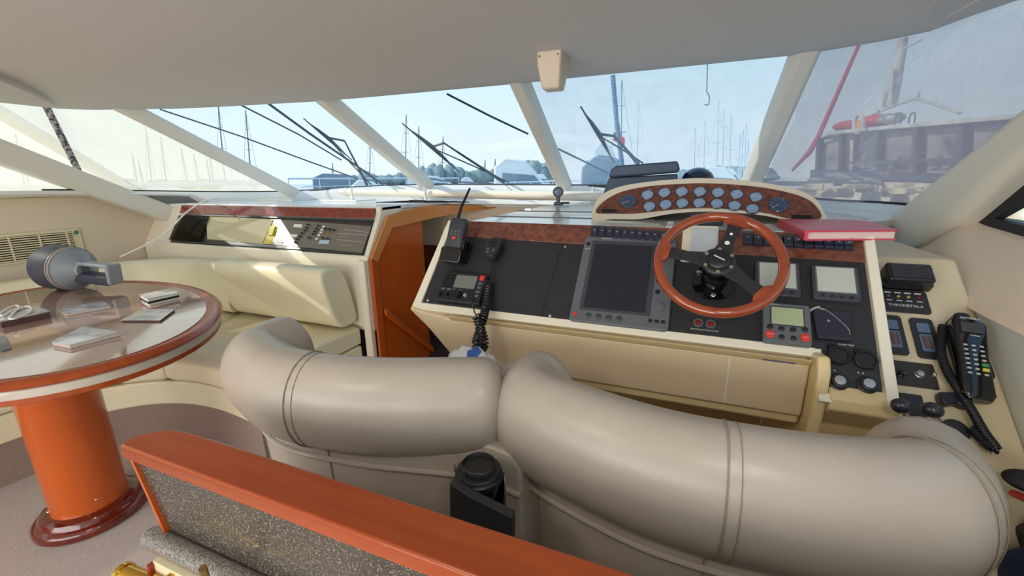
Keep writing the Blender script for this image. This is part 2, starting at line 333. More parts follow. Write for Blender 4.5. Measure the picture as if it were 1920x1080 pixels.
fp = [(1.66, 1.175), (1.40, 1.335), (.6, 1.72), (.5, 1.72), (1.33, 1.30), (1.50, 1.205), (1.30, 1.19), (.2, 1.145), (.2, 1.11), (1.40, 1.16)]
MB().prism(fp, .765, .785, 'x').build('gasket', RUB, w7, label='wide black rubber window frame')

# air vent grille on the port wall
t = thing('air_vent_grille', 'cream slotted air vent grille on the port wall behind the torch', 'vent', (-3.87, 1.3, .84))
VF = frame((-3.866, 1.03, .84), (0, 1, .0), (0, .0, 1))
MB(VF).prism(rrect(-.1, 0, .545, .19, .01), 0, .006).build('frame_plate', CREAMP, t, bevel=.002)
MB(VF).box((.2, .093, .0065), (.6, .155, .002)).build('dark_opening', DRK, t)
for k in range(11):
    MB(VF).box((.2, .022+k*.0142, .010), (.6, .0072, .006)).build('slat', CREAMP, t)
for k in range(5):
    MB(VF).box((-.07+k*.135, .093, .0115), (.008, .155, .006)).build('divider', CREAMP, t)
o = MB(VF).prism([(.508, .155), (.524, .145), (.538, .16), (.53, .178), (.515, .172)], .007, .008).build('leaf_sticker', mat('green_sticker', (70, 130, 110), .5), t, label='small green sticker')

# ================================================================== SETTEE
inner = [(-1.78, 1.17), (-2.1, 1.20), (-2.35, 1.17), (-2.55, 1.06), (-2.68, .85), (-2.74, .5), (-2.76, -.8)]
outer = [(-1.78, 1.90), (-2.1, 1.90), (-2.7, 1.90), (-3.35, 1.88), (-3.66, 1.55), (-3.68, .5), (-3.68, -.8)]
ic = cat([(*p, 0) for p in inner], 6); oc = cat([(*p, 0) for p in outer], 6)
sett = thing('corner_settee', 'cream leather corner settee curving around the oval table', 'sofa', (-2.9, 1.4, 0))
def ringband(i0, i1, z0, z1, inset0=0, gap=0):
    A = ic[i0:i1+1]; B = oc[i0:i1+1]; b = MB()
    rings = []
    for a, c in zip(A, B):
        d = (c-a).normalized(); a2 = a+d*inset0
        rings.append([V((a2.x, a2.y, z0)), V((c.x, c.y, z0)), V((c.x, c.y, z1)), V((a2.x, a2.y, z1))])
    return b.loft(rings)
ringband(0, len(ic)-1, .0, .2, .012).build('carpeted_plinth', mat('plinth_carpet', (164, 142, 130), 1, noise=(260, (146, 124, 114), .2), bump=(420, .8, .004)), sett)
ringband(0, len(ic)-1, .2, .33, .0).build('padded_front_band', LEATH2, sett, bevel=.012, seg=3)
n = len(ic)
for a, b_ in ((0, 13), (13, 19), (19, 26), (26, n-1)):
    A = ic[a:b_+1]; B = oc[a:b_+1]; rings = []
    for i, (p, c) in enumerate(zip(A, B)):
        d = (c-p).normalized(); p = p-d*.01; k = .012 if i in (0, len(A)-1) else 0
        rings.append([V((*(p+d*.02).xy, .332+k)), V((*(p).xy, .35+k)), V((*(p-d*.004).xy, .40)), V((*(p+d*.004).xy, .438-k)), V((*(p+d*.03).xy, .457-k)), V((*(p+d*.15).xy, .466-k)), V((*(p.lerp(c, .6)).xy, .462-k)), V((*c.xy, .455-k)), V((*c.xy, .332+k))])
    MB().loft(rings).build('seat_cushion', LEATH2, sett, bevel=.01, seg=3, smooth=50)
# back bolsters
def bolster(path, r, rv, endr=.6, n=26):
    P = cat(path, 8); N = len(P); b = MB(); T0 = (P[0]-P[1]).normalized(); T1 = (P[-1]-P[-2]).normalized()
    pts = [P[0]+T0*r*endr*math.sin(a) for a in (1.5, 1.3, 1.0, .6, .3)] + P + [P[-1]+T1*r*endr*math.sin(a) for a in (.3, .6, 1.0, 1.3, 1.5)]
    rs = [r*math.cos(a) for a in (1.5, 1.3, 1.0, .6, .3)] + [r]*N + [r*math.cos(a) for a in (.3, .6, 1.0, 1.3, 1.5)]
    rings = []
    for i, p in enumerate(pts):
        T = (pts[min(i+1, len(pts)-1)]-pts[max(i-1, 0)]); T.z = 0; T.normalize(); S = V((T.y, -T.x, 0)); k = rv/r
        ring = []
        for j in range(n):
            a = 2*math.pi*j/n; ring.append(p + S*rs[i]*math.cos(a) + V((0, 0, rs[i]*k*math.sin(a))))
        rings.append(ring)
    return b.loft(rings), P
def seatback(path, w_, z0, z1, name, lean=.03):
    P = cat(path, 8); rings = []
    for i, p in enumerate(P):
        T = (P[min(i+1, len(P)-1)]-P[max(i-1, 0)]).normalized(); S = V((T.y, -T.x, 0))
        pr = []
        for a in range(24):
            t_ = 2*math.pi*a/24; cx, cz = math.cos(t_), math.sin(t_)
            ex = math.copysign(abs(cx)**.6, cx); ez = math.copysign(abs(cz)**.55, cz)
            pr.append(p + S*(ex*w_/2 + lean*ez) + V((0, 0, (z0+z1)/2 + ez*(z1-z0)/2)))
        rings.append(pr)
    return MB().loft(rings)
seatback([(-2.74, 1.85, 0), (-3.0, 1.85, 0), (-3.3, 1.83, 0), (-3.5, 1.7, 0), (-3.6, 1.5, 0)], .15, .47, .80, 'b').build('back_cushion', LEATH2, sett, bevel=.008, seg=3, smooth=60)
seatback([(-3.62, 1.44, 0), (-3.65, .9, 0), (-3.66, -.6, 0)], .15, .47, .77, 'b').build('back_cushion', LEATH2, sett, bevel=.008, seg=3, smooth=60)
t = seatback([(-2.70, 1.80, 0), (-2.4, 1.80, 0), (-1.80, 1.79, 0)], .19, .475, .85, 'b', .05).build('bolster_cushion', LEATH2, bevel=.02, seg=4, smooth=60)
tag(t, 'loose cream leather back cushion at the companionway end of the settee', 'cushion')
# end post beside the settee
st(MB().box((-1.735, 1.93, .44), (.055, .05, .86)).build('trim_15', GEL, bevel=.015, seg=3))

# ================================================================== ELECTRICAL CONSOLE
con = thing('electrical_console', 'long cream console with burl strip and breaker panel behind the settee', 'console', (-2.6, 2.2, .3))
MB().prism([(1.93, .42), (1.93, .872), (1.940, .892), (1.957, .892), (2.073, 1.09), (2.105, 1.14), (2.5, 1.14), (2.5, .42)], -3.86, -1.705, 'x').build('console_body', GEL, con, bevel=.006)
MB().prism([(1.925, .86), (2.085, 1.12), (2.09, 1.168), (2.3, 1.168), (2.3, .86)], -1.735, -1.70, 'x').build('end_cap', GEL, con, bevel=.006)
MB().prism([(1.935, .86), (2.07, 1.09), (2.10, 1.16), (2.3, 1.16), (2.3, .86)], -3.9, -3.55, 'x').build('end_cap', GEL, con, bevel=.006)
EP = frame((-1.73, 1.936, .893), (1, 0, 0), (0, .515, .857))
def E2(x, y, h=0): return inF(x, y, EP, h)
MB(EP).prism([(-1.83, .002), (-.006, .002), (-.006, .232), (-1.80, .232)], -.012, -.006).build('panel_recess', mat('panel_recess', (52, 48, 44), .3, coat=.5), con)
P = [E2(386, 404, 0), E2(512, 411, 0), E2(491, 457, 0), E2(388, 448, 0)]
MB(EP).prism(P, -.006, -.002).build('cream_reflection_board', mat('reflection_cream', (206, 196, 160), .6, noise=(120, (204, 194, 158), .2)), con, bevel=.001)  # board coloured as the cream reflection in the panel's smoked glass
P = [E2(514, 412), E2(526, 413), E2(507, 458), E2(493, 457)]
MB(EP).prism(P, -.005, .0).build('yellow_strip', mat('yellow_plastic', (214, 196, 50), .4), con)
P = [E2(526, 411), E2(696, 424), E2(678, 474), E2(505, 458)]
BRKM = mat('breaker_panel_grey', (120, 114, 104), .3, coat=.4)
MB(EP).prism(P, -.005, -.001).build('breaker_panel', BRKM, con, bevel=.001)
def epoly(px, h0, h1, name, m, label=None): return MB(EP).prism([E2(*q) for q in px], h0, h1).build(name, m, con, bevel=.0008, label=label)
epoly([(509, 425), (518, 425), (513, 442), (504, 442)], 0, .012, 'yellow_tag', MATS['yellow_plastic'])
epoly([(552, 420), (568, 421), (566, 427), (550, 426)], 0, .002, 'meter_face', WHT); epoly([(542, 439), (558, 440), (556, 445), (540, 444)], 0, .002, 'meter_face', WHT)
epoly([(601, 450), (619, 451), (616, 458), (597, 457)], 0, .003, 'label_plate', mat('pale_blue_plate', (190, 205, 222), .4)); epoly([(521, 451), (531, 452), (529, 456), (519, 455)], 0, .002, 'label_plate', WHT)
for x, y in [(579, 422), (576, 428), (573, 433), (568, 438), (564, 444), (559, 449), (556, 455)] + [(598, 424), (595, 430), (592, 435), (589, 440), (581, 447)] + [(612, 430), (620, 431), (627, 432), (606, 447), (616, 448)]:
    a, b_ = E2(x, y)
    ho = MB(EP).box((a, b_, .002), (.028, .014, .006)).build('breaker', GREYP, con, bevel=.001)
    MB(EP).box((a, b_, .009), (.010, .008, .012)).build('toggle', BPLAS, ho)
for x, y in [(607, 425), (604, 431), (602, 436), (598, 441), (594, 448)]:
    a, b_ = E2(x, y); MB(EP).box((a, b_, .001), (.020, .011, .004)).build('white_label', WHT, con)
for x, y in [(609, 436), (617, 436)]:
    a, b_ = E2(x, y); MB(EP).lathe([(.008, 0), (.008, .006), (.004, .006)], (a, b_, 0), 14).build('brass_ring', BRASS, con)
for a0, b0, a1, b1 in [(632, 437, 688, 441), (636, 443, 650, 442), (630, 449, 684, 454), (640, 459, 660, 461), (645, 430, 690, 436)]:
    A = E2(a0, b0); B = E2(a1, b1); MB(EP).tube([(A[0], A[1], 0), (B[0], B[1], 0)], .0012, 4).build('mimic_line', LETTER, con)
MB(EP).box((-.9, .228, .0), (1.80, .012, .012)).build('top_slide_rail', GREYD, con, bevel=.002)
MB(EP).box((-.9, .012, -.002), (1.80, .008, .01)).build('bottom_slide_rail', GREYD, con, bevel=.002)
MB().prism([(2.050, 1.100), (2.078, 1.158), (2.090, 1.158), (2.062, 1.100)], -3.56, -1.738, 'x').build('burl_strip', mat('red_burl', (150, 62, 46), .08, coat=1, noise=(36, (112, 40, 34), .15, 9)), con)
# glass leaf over the left half
MB(EP).box((-1.65, .117, .010), (.34, .20, .004)).build('sliding_glass', GLD, con)

# companionway side panel with trim
cp = thing('companionway_panel', 'orange cherry wood side panel with chamfered trim beside the companionway', 'panel', (-1.69, 2.2, 0))
MB().prism([(1.95, 0), (1.95, .87), (2.135, 1.10), (2.50, 1.10), (2.50, 0)], -1.70, -1.685, 'x').build('side_panel', CHERRY, cp)
MB().prism([(1.94, 0), (1.94, .872), (1.995, .845), (1.995, 0)], -1.688, -1.675, 'x').build('trim_strip', CHERRY, cp, bevel=.002)
MB().prism([(1.94, .874), (2.128, 1.112), (2.158, 1.038), (1.995, .848)], -1.688, -1.675, 'x').build('trim_strip', LIGHTW, cp, bevel=.002)
hd = []
for i in range(13):
    y = 2.13+i*.072; k = i/12; hd.append(([-1.675+.34*k**3, y, 1.112+.035*math.sin(k*3)], [-1.675+.34*k**3, y+.02, 1.036+.07*k**1.5]))
rows = []
for a, b_ in hd: a, b_ = V(a), V(b_); rows.append([a, b_, b_-V((.014, 0, 0)), a-V((.014, 0, 0))])
MB().loft(rows).build('curved_header', LIGHTW, cp)
t = tag(MB().loft([[V((-1.66-.012*math.cos(a)*0+.013*math.cos(a), 2.0+ .49*k*1.0, .53-.44*k+.026*math.sin(a))) for a in [j*math.pi/6 for j in range(12)]] for k in (0, .04, .9, 1)]).build('stair_handrail', CHERRY, bevel=.004), 'sloping cherry wood handrail on the companionway panel', 'handrail')
st(MB().box((-1.75, 2.55, .02), (1.9, .9, .03)).build('trim_16', mat('dark_stair_carpet', (60, 40, 34), 1)))

# ================================================================== HELM CONSOLE
TH = math.radians(47)
PF = frame((-.28, 1.02, .95), (1, 0, 0), (0, math.cos(TH), math.sin(TH)))
def Q(x, y, h=0): return inF(x, y, PF, h)
hc = thing('helm_console', 'cream helm console with sloping black instrument panel and burl band', 'console', (-.2, 1.5, 0))
XL, XR = -.738, .425; a0, a1 = XL+.28, XR+.28
pw = MB()
pw.prism([(.985, .945), (1.0, .925), (1.045, .905), (1.34, .665), (1.38, .54), (1.38, 0), (1.75, 0), (1.75, 1.145), (1.225, 1.145), (1.02, .925)], -.60, .285, 'x')
pw.build('console_body', GELA, hc, bevel=.004)
# left cheek that tapers away downwards
MB().loft([[V((XL, 1.0, .945)), V((XL, 1.24, 1.15)), V((XL, 2.3, 1.15)), V((XL, 2.3, .6))], [V((-.59, 1.02, .80)), V((-.59, 1.24, 1.10)), V((-.59, 2.3, 1.10)), V((-.59, 2.3, .5))]], cap=True).build('left_cheek', GELA, hc, bevel=.004)
MB().prism([(-.735, .95), (-.59, .93), (.285, .93), (.285, .80), (-.59, .80)], 1.0, 1.035, 'y').build('front_apron', mat('pink_cream_gelcoat', (222, 198, 162), .35, coat=.2), hc, bevel=.008)
MB().box((-.15, 1.06, .79), (.87, .10, .03)).build('apron_ledge', GELA, hc, bevel=.01)
MB().tube([(.13, 1.003, .925), (.13, 1.003, .81)], .004, 6).build('apron_rib', GEL, hc)
# wing on the right of the foot well
wp = [(1.03, .95), (1.34, .665), (1.38, .54), (1.36, 0), (1.05, 0), (1.0, .4), (.965, .7), (.95, .86), (.955, .93), (.975, .96)]
MB().prism(wp, .285, .31, 'x').build('foot_well_cheek', GELA, hc, bevel=.008, seg=3)
MB().prism([(.945, .885), (1.05, .95), (1.4, .95), (1.4, 0), (1.02, 0), (1.0, .8), (.94, .86)], .31, .425, 'x').build('lower_body', GELA, hc, bevel=.006)
# black panel (L shape) and frame
pan = [(-.712+.28, .012), (.300+.28, .010), (.304+.28, -.086), (.402+.28, -.082), (.402+.28, .230), (-.705+.28, .262)]
base = [(a0, -.008), (.295+.28, -.012), (.290+.28, -.108), (a1, -.104), (a1, .312), (a0+.015, .325), (a0, .30)]
MB(PF).prism(base, -.03, -.002).build('panel_frame', GEL, hc, bevel=.006, seg=3)
MB(PF).prism([(-.430, .014), (-.0505, .012), (-.0385, .254), (-.425, .262)], -.001, .003).build('left_black_panel', BLK, hc, bevel=.001)
MB(PF).prism([(-.0498, .012), (.580, .010), (.584, -.086), (.682, -.082), (.682, .238), (-.038, .254)], -.001, .0028).build('right_black_panel', BLK, hc, bevel=.001)
MB(PF).prism([(-.425, .260), (.287, .245), (.287, .317), (-.425, .322)], 0, .005).build('burl_band', BURL, hc, bevel=.001)
MB(PF).prism([(.375, .242), (.682, .236), (.682, .313), (.375, .316)], 0, .005).build('burl_band', BURL, hc, bevel=.001)
MB(PF).prism([(a0, -.008), (-.430, .010), (-.425, .318), (a0+.012, .322)], -.005, .008).build('edge_rim', GEL, hc, bevel=.003)
MB(PF).prism([(.684, -.100), (a1, -.100), (a1, .312), (.684, .316)], -.005, .010).build('edge_rim', GEL, hc, bevel=.003)
MB(PF).prism([(a0, -.012), (.574, -.012), (.574, .009), (a0, .011)], -.01, .006).build('edge_rim', GEL, hc, bevel=.003)
MB(PF).prism([(.572, -.108), (a1, -.108), (a1, -.088), (.584, -.088), (.584, .008), (.572, .008)], -.01, .006).build('edge_rim', GEL, hc, bevel=.003)
MB(PF).box((.331, .268, .004), (.088, .115, .012)).build('cream_centre_block', GEL, hc, bevel=.004)
MB(PF).box((.34, .272, .0105), (.062, .085, .003)).build('pale_label_plate', mat('pale_plate', (206, 214, 222), .3), hc, bevel=.001)
for x, y in [(803, 564), (837, 447), (1060, 464), (1032, 593), (1545, 548)]:
    a, b_ = Q(x, y); MB(PF).lathe([(.004, .002), (.004, .0045), (.002, .0055)], (a, b_, 0), 10).build('panel_screw', CHROME, hc)
# switch banks
def bank(x0_, n_, dx, yt, yb, sl):
    for k in range(n_):
        xc = x0_+dx*(k+.5); tb_, bb_ = Q(xc, yt+(xc-x0_)*sl, .012), Q(xc, yb+(xc-x0_)*sl, .012); wl = Q(xc-dx/2+.8, (yt+yb)/2+(xc-x0_)*sl, .012)[0]; wr = Q(xc+dx/2-.8, (yt+yb)/2+(xc-x0_)*sl, .012)[0]
        b0, b1 = bb_[1], tb_[1]
        s_ = MB(PF).prism([(b0, .005), (b1, .005), (b1, .014), (b1-.003, .018), ((b0+b1)/2, .0125), (b0+.003, .016), (b0, .012)], wl, wr, 'x').build('rocker_switch', SWB, hc, bevel=.0012)
        MB(PF).box(((wl+wr)/2, b0+(b1-b0)*.62, .0158), (.0045, .003, .0012)).build('switch_mark', mat('dim_mark', (150, 154, 160), .5), s_)
bank(1107, 11, 14.2, 423.5, 446, .0745)
bank(1393, 11, 18.9, 437, 457, .055)
# indicator pair
for x in (1309, 1332):
    a, b_ = Q(x, 607+(x-1309)*.09)
    r_ = MB(PF).lathe([(.011, .002), (.011, .006), (.008, .006), (.008, .004)], (a, b_, 0), 20).build('indicator_lamp', GREYP, hc)
    MB(PF).lathe([(.0078, .003), (.0075, .0062), (.003, .0075)], (a, b_, 0), 16).build('red_lens', mat('dull_red_lens', (120, 38, 36), .3), r_)
a, b_ = Q(1320, 620); text('lamp_lettering', 'REMOTE CONTROL ACTIVE', .0048, PF, a, b_, .0036, LETTER, hc)
a, b_ = Q(1585, 648); text('alarm_lettering', 'ALARM TEST', .0052, PF, a, b_, .0036, LETTER, hc)
# round knobs and key switches lower right
for x, y in [(1570, 668), (1621, 677)]:
    a, b_ = Q(x, y)
    d = MB(PF).lathe([(.021, .002), (.021, .010), (.019, .012), (.016, .012), (.015, .009), (.004, .009)], (a, b_, 0), 30).build('round_dial', BPLAS, hc)
    MB(PF).box((a-.012, b_+.019, .005), (.012, .008, .008)).build('push_button', BSHINE, hc, bevel=.001)
for x, y in [(1570, 717), (1624, 723)]:
    a, b_ = Q(x, y)
    d = MB(PF).lathe([(.018, .002), (.018, .006), (.014, .008), (.014, .014), (.010, .015)], (a, b_, 0), 30).build('selector_knob', BPLAS, hc)
    MB(PF).lathe([(.0098, .0145), (.0096, .017), (.004, .0175)], (a, b_, 0), 20).build('silver_cap', mat('brushed_silver', (190, 190, 192), .35, metal=.8), d)
    for dx in (-.012, -.004): MB(PF).lathe([(.0015, .002), (.0015, .0045)], (a+dx, b_+.024, 0), 8).build('marker_dot', LETTER, hc)
# blue sticker on the foot well wall
FW = frame((.285, 1.034, .93), (1, 0, 0), (0, -.3, .9))
SA = onY(1431, 668, .998); SBp = onY(1492, 677, .998)
SF = frame((SA.x, .9985, SA.z), (1, 0, 0), (0, 0, 1)); sl = SBp.x-SA.x
sk = MB(SF).prism([(0, -.009), (sl, -.009), (sl+.004, .004), (.004, .004)], 0, .0012).build('sticker', mat('purple_blue_sticker', (72, 72, 130), .4), hc, label='narrow blue and gold sticker')
MB(SF).prism([(sl*.58, -.006), (sl*.93, -.006), (sl*.96, .000), (sl*.63, .000)], .0012, .0018).build('gold_flash', mat('gold_print', (196, 168, 110), .4), sk)
text('sticker_lettering', 'SEALINE', .008, SF, sl*.32, -.0025, .0016, mat('sticker_pale', (150, 160, 210), .4), sk)
# hatch lines and trays on the deck in front
MB().box((-.42, 1.93, 1.1715), (.66, .006, .003)).build('hatch_seam', GREYP, hc); MB().box((-.42, 1.62, 1.1715), (.66, .006, .003)).build('hatch_seam', GREYP, hc)
for x in (-.72, -.36): MB().box((x, 2.02, 1.173), (.035, .012, .006)).build('hatch_hinge', CHROME, hc, bevel=.001)
MB().box((-.16, 1.385, 1.172), (.20, .13, .004)).build('chart_tray', mat('pale_tray', (214, 210, 186), .4), hc, bevel=.002)
MB().box((-.03, 1.385, 1.176), (.02, .14, .012)).build('tray_divider', GELW, hc, bevel=.002)
MB().box((.36, 1.36, 1.172), (.24, .16, .004)).build('chart_tray', mat('grey_tray', (160, 164, 172), .3), hc, bevel=.002)
MB().box((.24, 1.35, 1.176), (.02, .17, .012)).build('tray_divider', GELW, hc, bevel=.002)

# ---- instrument arch ("pod") with gauges
AF = frame((.06, 1.60, 1.185), (1, 0, 0), (0, math.cos(TH), math.sin(TH)))
def G(x, y, h=0): return inF(x, y, AF, h)
arch = thing('gauge_arch', 'cream arched pod with burl face and round engine gauges', 'instrument panel', (.06, 1.7, 1.17))
otl = [(q.x, q.y) for q in cat([(*G(*p), 0) for p in [(1112, 414), (1113, 392), (1128, 368), (1165, 352), (1220, 343), (1280, 338), (1320, 337), (1380, 340), (1440, 347), (1500, 361), (1530, 378), (1543, 400), (1543, 416), (1478, 415), (1420, 405), (1330, 399), (1260, 403), (1200, 413), (1150, 413)]], 4, True)]
itl = [(q.x, q.y) for q in cat([(*G(*p), 0) for p in [(1118, 402), (1132, 382), (1168, 363), (1220, 353), (1280, 349), (1320, 348), (1380, 351), (1440, 358), (1495, 371), (1525, 388), (1536, 414), (1480, 414), (1425, 402), (1330, 394), (1260, 397), (1190, 404), (1150, 404)]], 4, True)]
oc_ = otl; ol3 = []
b = MB(AF)
b.loft([[(x, y, .004) for x, y in oc_], [(x, y, .010) for x, y in oc_]], cap=True)
b.build('arch_frame', GEL, arch, bevel=.004, seg=3)
# body behind the face falling back to the deck
bk = []
inv = AF
rows = []
top = [AF @ V((x, y, .004)) for x, y in otl[:50]]
rows = [[p for p in top], [V((p.x*.97, p.y+.05, p.z-.002)) for p in top], [V((.06+(p.x-.06)*.85, p.y+.16, max(1.168, 1.168+(p.z-1.168)*.6))) for p in top], [V((.06+(p.x-.06)*.8, 1.95, 1.165)) for p in top]]
MB().grid(rows).build('arch_hood', GEL, arch, smooth=70)
MB(AF).prism(itl, .009, .013).build('burl_face', BURL, arch, bevel=.001)
RIM = mat('gauge_rim', (58, 70, 92), .25, coat=.5); FACEB = mat('gauge_face_pale', (150, 178, 214), .12, coat=1); FACED = mat('gauge_face_dark', (54, 78, 112), .15, coat=1)
def gauge(x, y, wpx, big=False):
    a, b_ = G(x, y, .013); a2, _ = G(x+wpx/2, y, .013); r = a2-a
    g = MB(AF).lathe([(r, .012), (r, .0165), (r*.9, .0185), (r*.86, .0175), (r*.86, .015)], (a, b_, 0), 28).build('speed_gauge' if big else 'engine_gauge', RIM, arch)
    MB(AF).lathe([(r*.87, .0145), (r*.87, .0155)], (a, b_, 0), 28).build('dial_face', FACED if big else FACEB, g)
    t_ = math.radians(215 if big else random.choice([200, 210, 150, 160]))
    MB(AF).tube([(a-math.cos(t_)*r*.1, b_-math.sin(t_)*r*.1, .0165), (a+math.cos(t_)*r*.75, b_+math.sin(t_)*r*.75, .0165)], r*.03 if big else r*.04, 4).build('needle', LETTER, g)
    if big:
        for k in range(9):
            q = math.radians(220-k*32.5); MB(AF).tube([(a+math.cos(q)*r*.66, b_+math.sin(q)*r*.66, .016), (a+math.cos(q)*r*.8, b_+math.sin(q)*r*.8, .016)], r*.022, 4).build('tick_mark', LETTER, g)
for x, y in [(1214, 366), (1245.5, 362), (1278, 360), (1312, 360), (1346, 361.5), (1381, 365), (1417, 370), (1217.5, 387.5), (1248, 384), (1279, 381.5), (1311, 381), (1344, 382.5), (1377, 386), (1410.5, 392)]:
    gauge(x, y, 25+(x-1214)*.012)
gauge(1177.5, 378, 33, True); gauge(1459.5, 384.5, 41, True)
for x, y in [(1142, 396), (1503, 407)]:
    a, b_ = G(x, y, .013); MB(AF).box((a, b_, .014), (.055, .013, .005)).build('hour_counter', BPLAS, arch, bevel=.001)
t = tag(MB().box((.075, 1.50, 1.185), (.10, .05, .03)).build('compass_light_box', mat('dark_navy', (40, 46, 66), .4), bevel=.004), 'small dark blue box under the gauge arch behind the wheel', 'box')

# ---- steering wheel
wc = V((.088, 1.055, 1.130)); WF = frame(wc, (1, 0, 0), (0, math.cos(TH), math.sin(TH)))
sw = thing('steering_wheel', 'varnished wood rimmed three spoke steering wheel on black hub', 'steering wheel', wc)
RW = .1305
MB(WF).tube([(RW*math.cos(a), RW*math.sin(a), 0) for a in [2*math.pi*k/72 for k in range(72)]], .0118, 14, closed=True).build('wooden_rim', mat('varnished_rim', (166, 78, 42), .12, coat=.8, wave=(10, (136, 56, 30), .3, .6, (2, 2, 2))), sw)
def spoke_angle(x, y): a, b_ = inF(x, y, WF); return math.atan2(b_, a)
for (x, y) in [(1378, 425), (1248, 472), (1420, 545)]:
    a = spoke_angle(x, y); c, s_ = math.cos(a), math.sin(a)
    L = lambda u, v_: (c*u-s_*v_, s_*u+c*v_)
    MB(WF).prism([L(.015, -.022), L(.035, -.019), L(.07, -.013), L(.112, -.016), L(.122, -.012), L(.122, .012), L(.112, .016), L(.07, .013), L(.035, .019), L(.015, .022)], -.002, .0025).build('spoke', BLK, sw, bevel=.001)
    bl = MB(WF)
    bl.loft([[(*L(u, w_*math.sin(q)), .0105*math.cos(q)) for q in [j*math.pi/6 for j in range(12)]] for u, w_ in ((.108, .020), (.113, .028), (.122, .040), (.1305, .052))])
    bl.build('rim_swell', MATS['varnished_rim'], sw)
    if y == 425:
        for u, r in ((.055, .0055), (.082, .0035)): MB(WF).lathe([(r, .0022), (r, .0030)], (*L(u, 0), 0), 16).build('spoke_hole', WHT, sw)
MB(WF).lathe([(.036, -.004), (.036, .004), (.034, .006), (.028, .007)], n=32).build('hub_plate', BLK, sw)
MB(WF).lathe([(.026, .006), (.025, .013), (.020, .017), (.006, .018)], n=32).build('horn_cap', BPLAS, sw)
for k in range(6):
    q = math.radians(60*k+28); MB(WF).lathe([(.0042, .006), (.0042, .0088), (.002, .0094)], (.0305*math.cos(q), .0305*math.sin(q), 0), 12).build('hub_screw', mat('satin_steel', (180, 172, 150), .3, metal=.7), sw)
b = MB(WF); b.tube([(-.011, .006, .0185), (.011, -.006, .0185)], .0016, 6); b.build('hub_badge', LETTER, sw)
pb = PF.inverted() @ wc
MB(PF).lathe([(.050, .003), (.050, .009), (.030, .012), (.029, .040), (.031, .042), (.031, .060), (.025, .062), (.024, pb.z-.003)], (pb.x, pb.y-.002, 0), 36).build('column_hub', BSHINE, sw)
for q in (90+120*k for k in range(3)):
    q = math.radians(q+180); MB(PF).lathe([(.006, .009), (.006, .013), (.003, .0145)], (pb.x+.041*math.cos(q), pb.y+.041*math.sin(q), 0), 12).build('flange_bolt', CHROME, sw)

# ---- chart plotter
cpz = thing('chart_plotter', 'large grey portrait chart plotter with blank dark screen left of the wheel', 'display', PF @ V((.15, .01, .003)))
x0, x1, y0, y1 = -.252+.28, -.006+.28, .004, .276
MB(PF).prism(rrect(x0, y0, x1, y1, .012), .003, .014).build('bezel', GREYP, cpz, bevel=.004, seg=3)
A = Q(1112, 460, .016); B = Q(1212, 590, .016); sx0, sx1 = x0+.033, x1-.058
MB(PF).prism(rrect(sx0-.010, y0+.034, sx1+.012, y1-.018, .004), .013, .0155).build('screen_surround', GREYD, cpz, bevel=.001)
MB(PF).prism([(sx0, y0+.042), (sx1, y0+.042), (sx1, y1-.03), (sx0, y1-.03)], .0155, .0165).build('screen', SCR, cpz)
for k in range(4): MB(PF).lathe([(.0075, .013), (.0075, .016), (.004, .0175)], (x0+.050+k*.026, y0+.019, 0), 18).build('soft_key', GREYD, cpz)
MB(PF).lathe([(.0055, .013), (.005, .016), (.002, .0165)], (x0+.013, y0+.020, 0), 16).build('power_button', RED, cpz, label='small red button')
MB(PF).lathe([(.0125, .013), (.0125, .017), (.010, .0175)], (x1-.026, y0+.062, 0), 24).build('trackpad', GREYP, cpz, bevel=.0005)
for k in range(3): MB(PF).lathe([(.0052, .013), (.0052, .016), (.003, .017)], (x1-.044+k*.015, y0+.022, 0), 12).build('function_key', BPLAS, cpz)
for k in range(5):
    for j in range(2 if k in (1, 4) else 1): MB(PF).lathe([(.0062, .013), (.0062, .016), (.003, .017)], (x1-.034+j*.02, y0+.105+k*.032, 0), 12).build('function_key', BPLAS, cpz)
text('maker_lettering', 'Raymarine', .0062, PF, x0+.062, y1-.009, .0145, LETTER, cpz); text('model_lettering', 'Pathfinder', .0042, PF, x0+.014, y1-.047, .0145, LETTER, cpz)
MB(PF).lathe([(.006, .0138), (.006, .0150)], (x0+.013, y1-.030, 0), 16).build('knob_logo', BPLAS, cpz)

# ---- small instrument displays
def display(lab, pts, scr, m_scr, keys, body=GREYD, h=.016, name='instrument_display'):
    A = [Q(*p, h) for p in pts]; ax0 = sum(a[0] for a in (A[0], A[3]))/2; ax1 = (A[1][0]+A[2][0])/2; bt = (A[0][1]+A[1][1])/2; bb = (A[2][1]+A[3][1])/2
    d = thing(name, lab, 'display', PF @ V(((ax0+ax1)/2, bb, .003)))
    MB(PF).prism(rrect(ax0, bb, ax1, bt, .007), .003, h).build('housing', body, d, bevel=.003, seg=2)
    W_, H_ = ax1-ax0, bt-bb; s0, s1, s2, s3 = scr
    MB(PF).prism(rrect(ax0+W_*s0-.003, bb+H_*s1-.003, ax0+W_*s2+.003, bb+H_*s3+.003, .002), h-.001, h+.001).build('screen_surround', GREYP if body is GREYD else GREYD, d)
    MB(PF).prism([(ax0+W_*s0, bb+H_*s1), (ax0+W_*s2, bb+H_*s1), (ax0+W_*s2, bb+H_*s3), (ax0+W_*s0, bb+H_*s3)], h+.001, h+.0018).build('screen', m_scr, d)
    for kx, ky, r, m_ in keys: MB(PF).lathe([(r, h-.001), (r, h+.0025), (r*.6, h+.0035)], (ax0+W_*kx, bb+H_*ky, 0), 16).build('key', m_, d)
    return d, ax0, bb, W_, H_
k4 = [(.2+.2*k, .09, .0035, BPLAS) for k in range(4)]
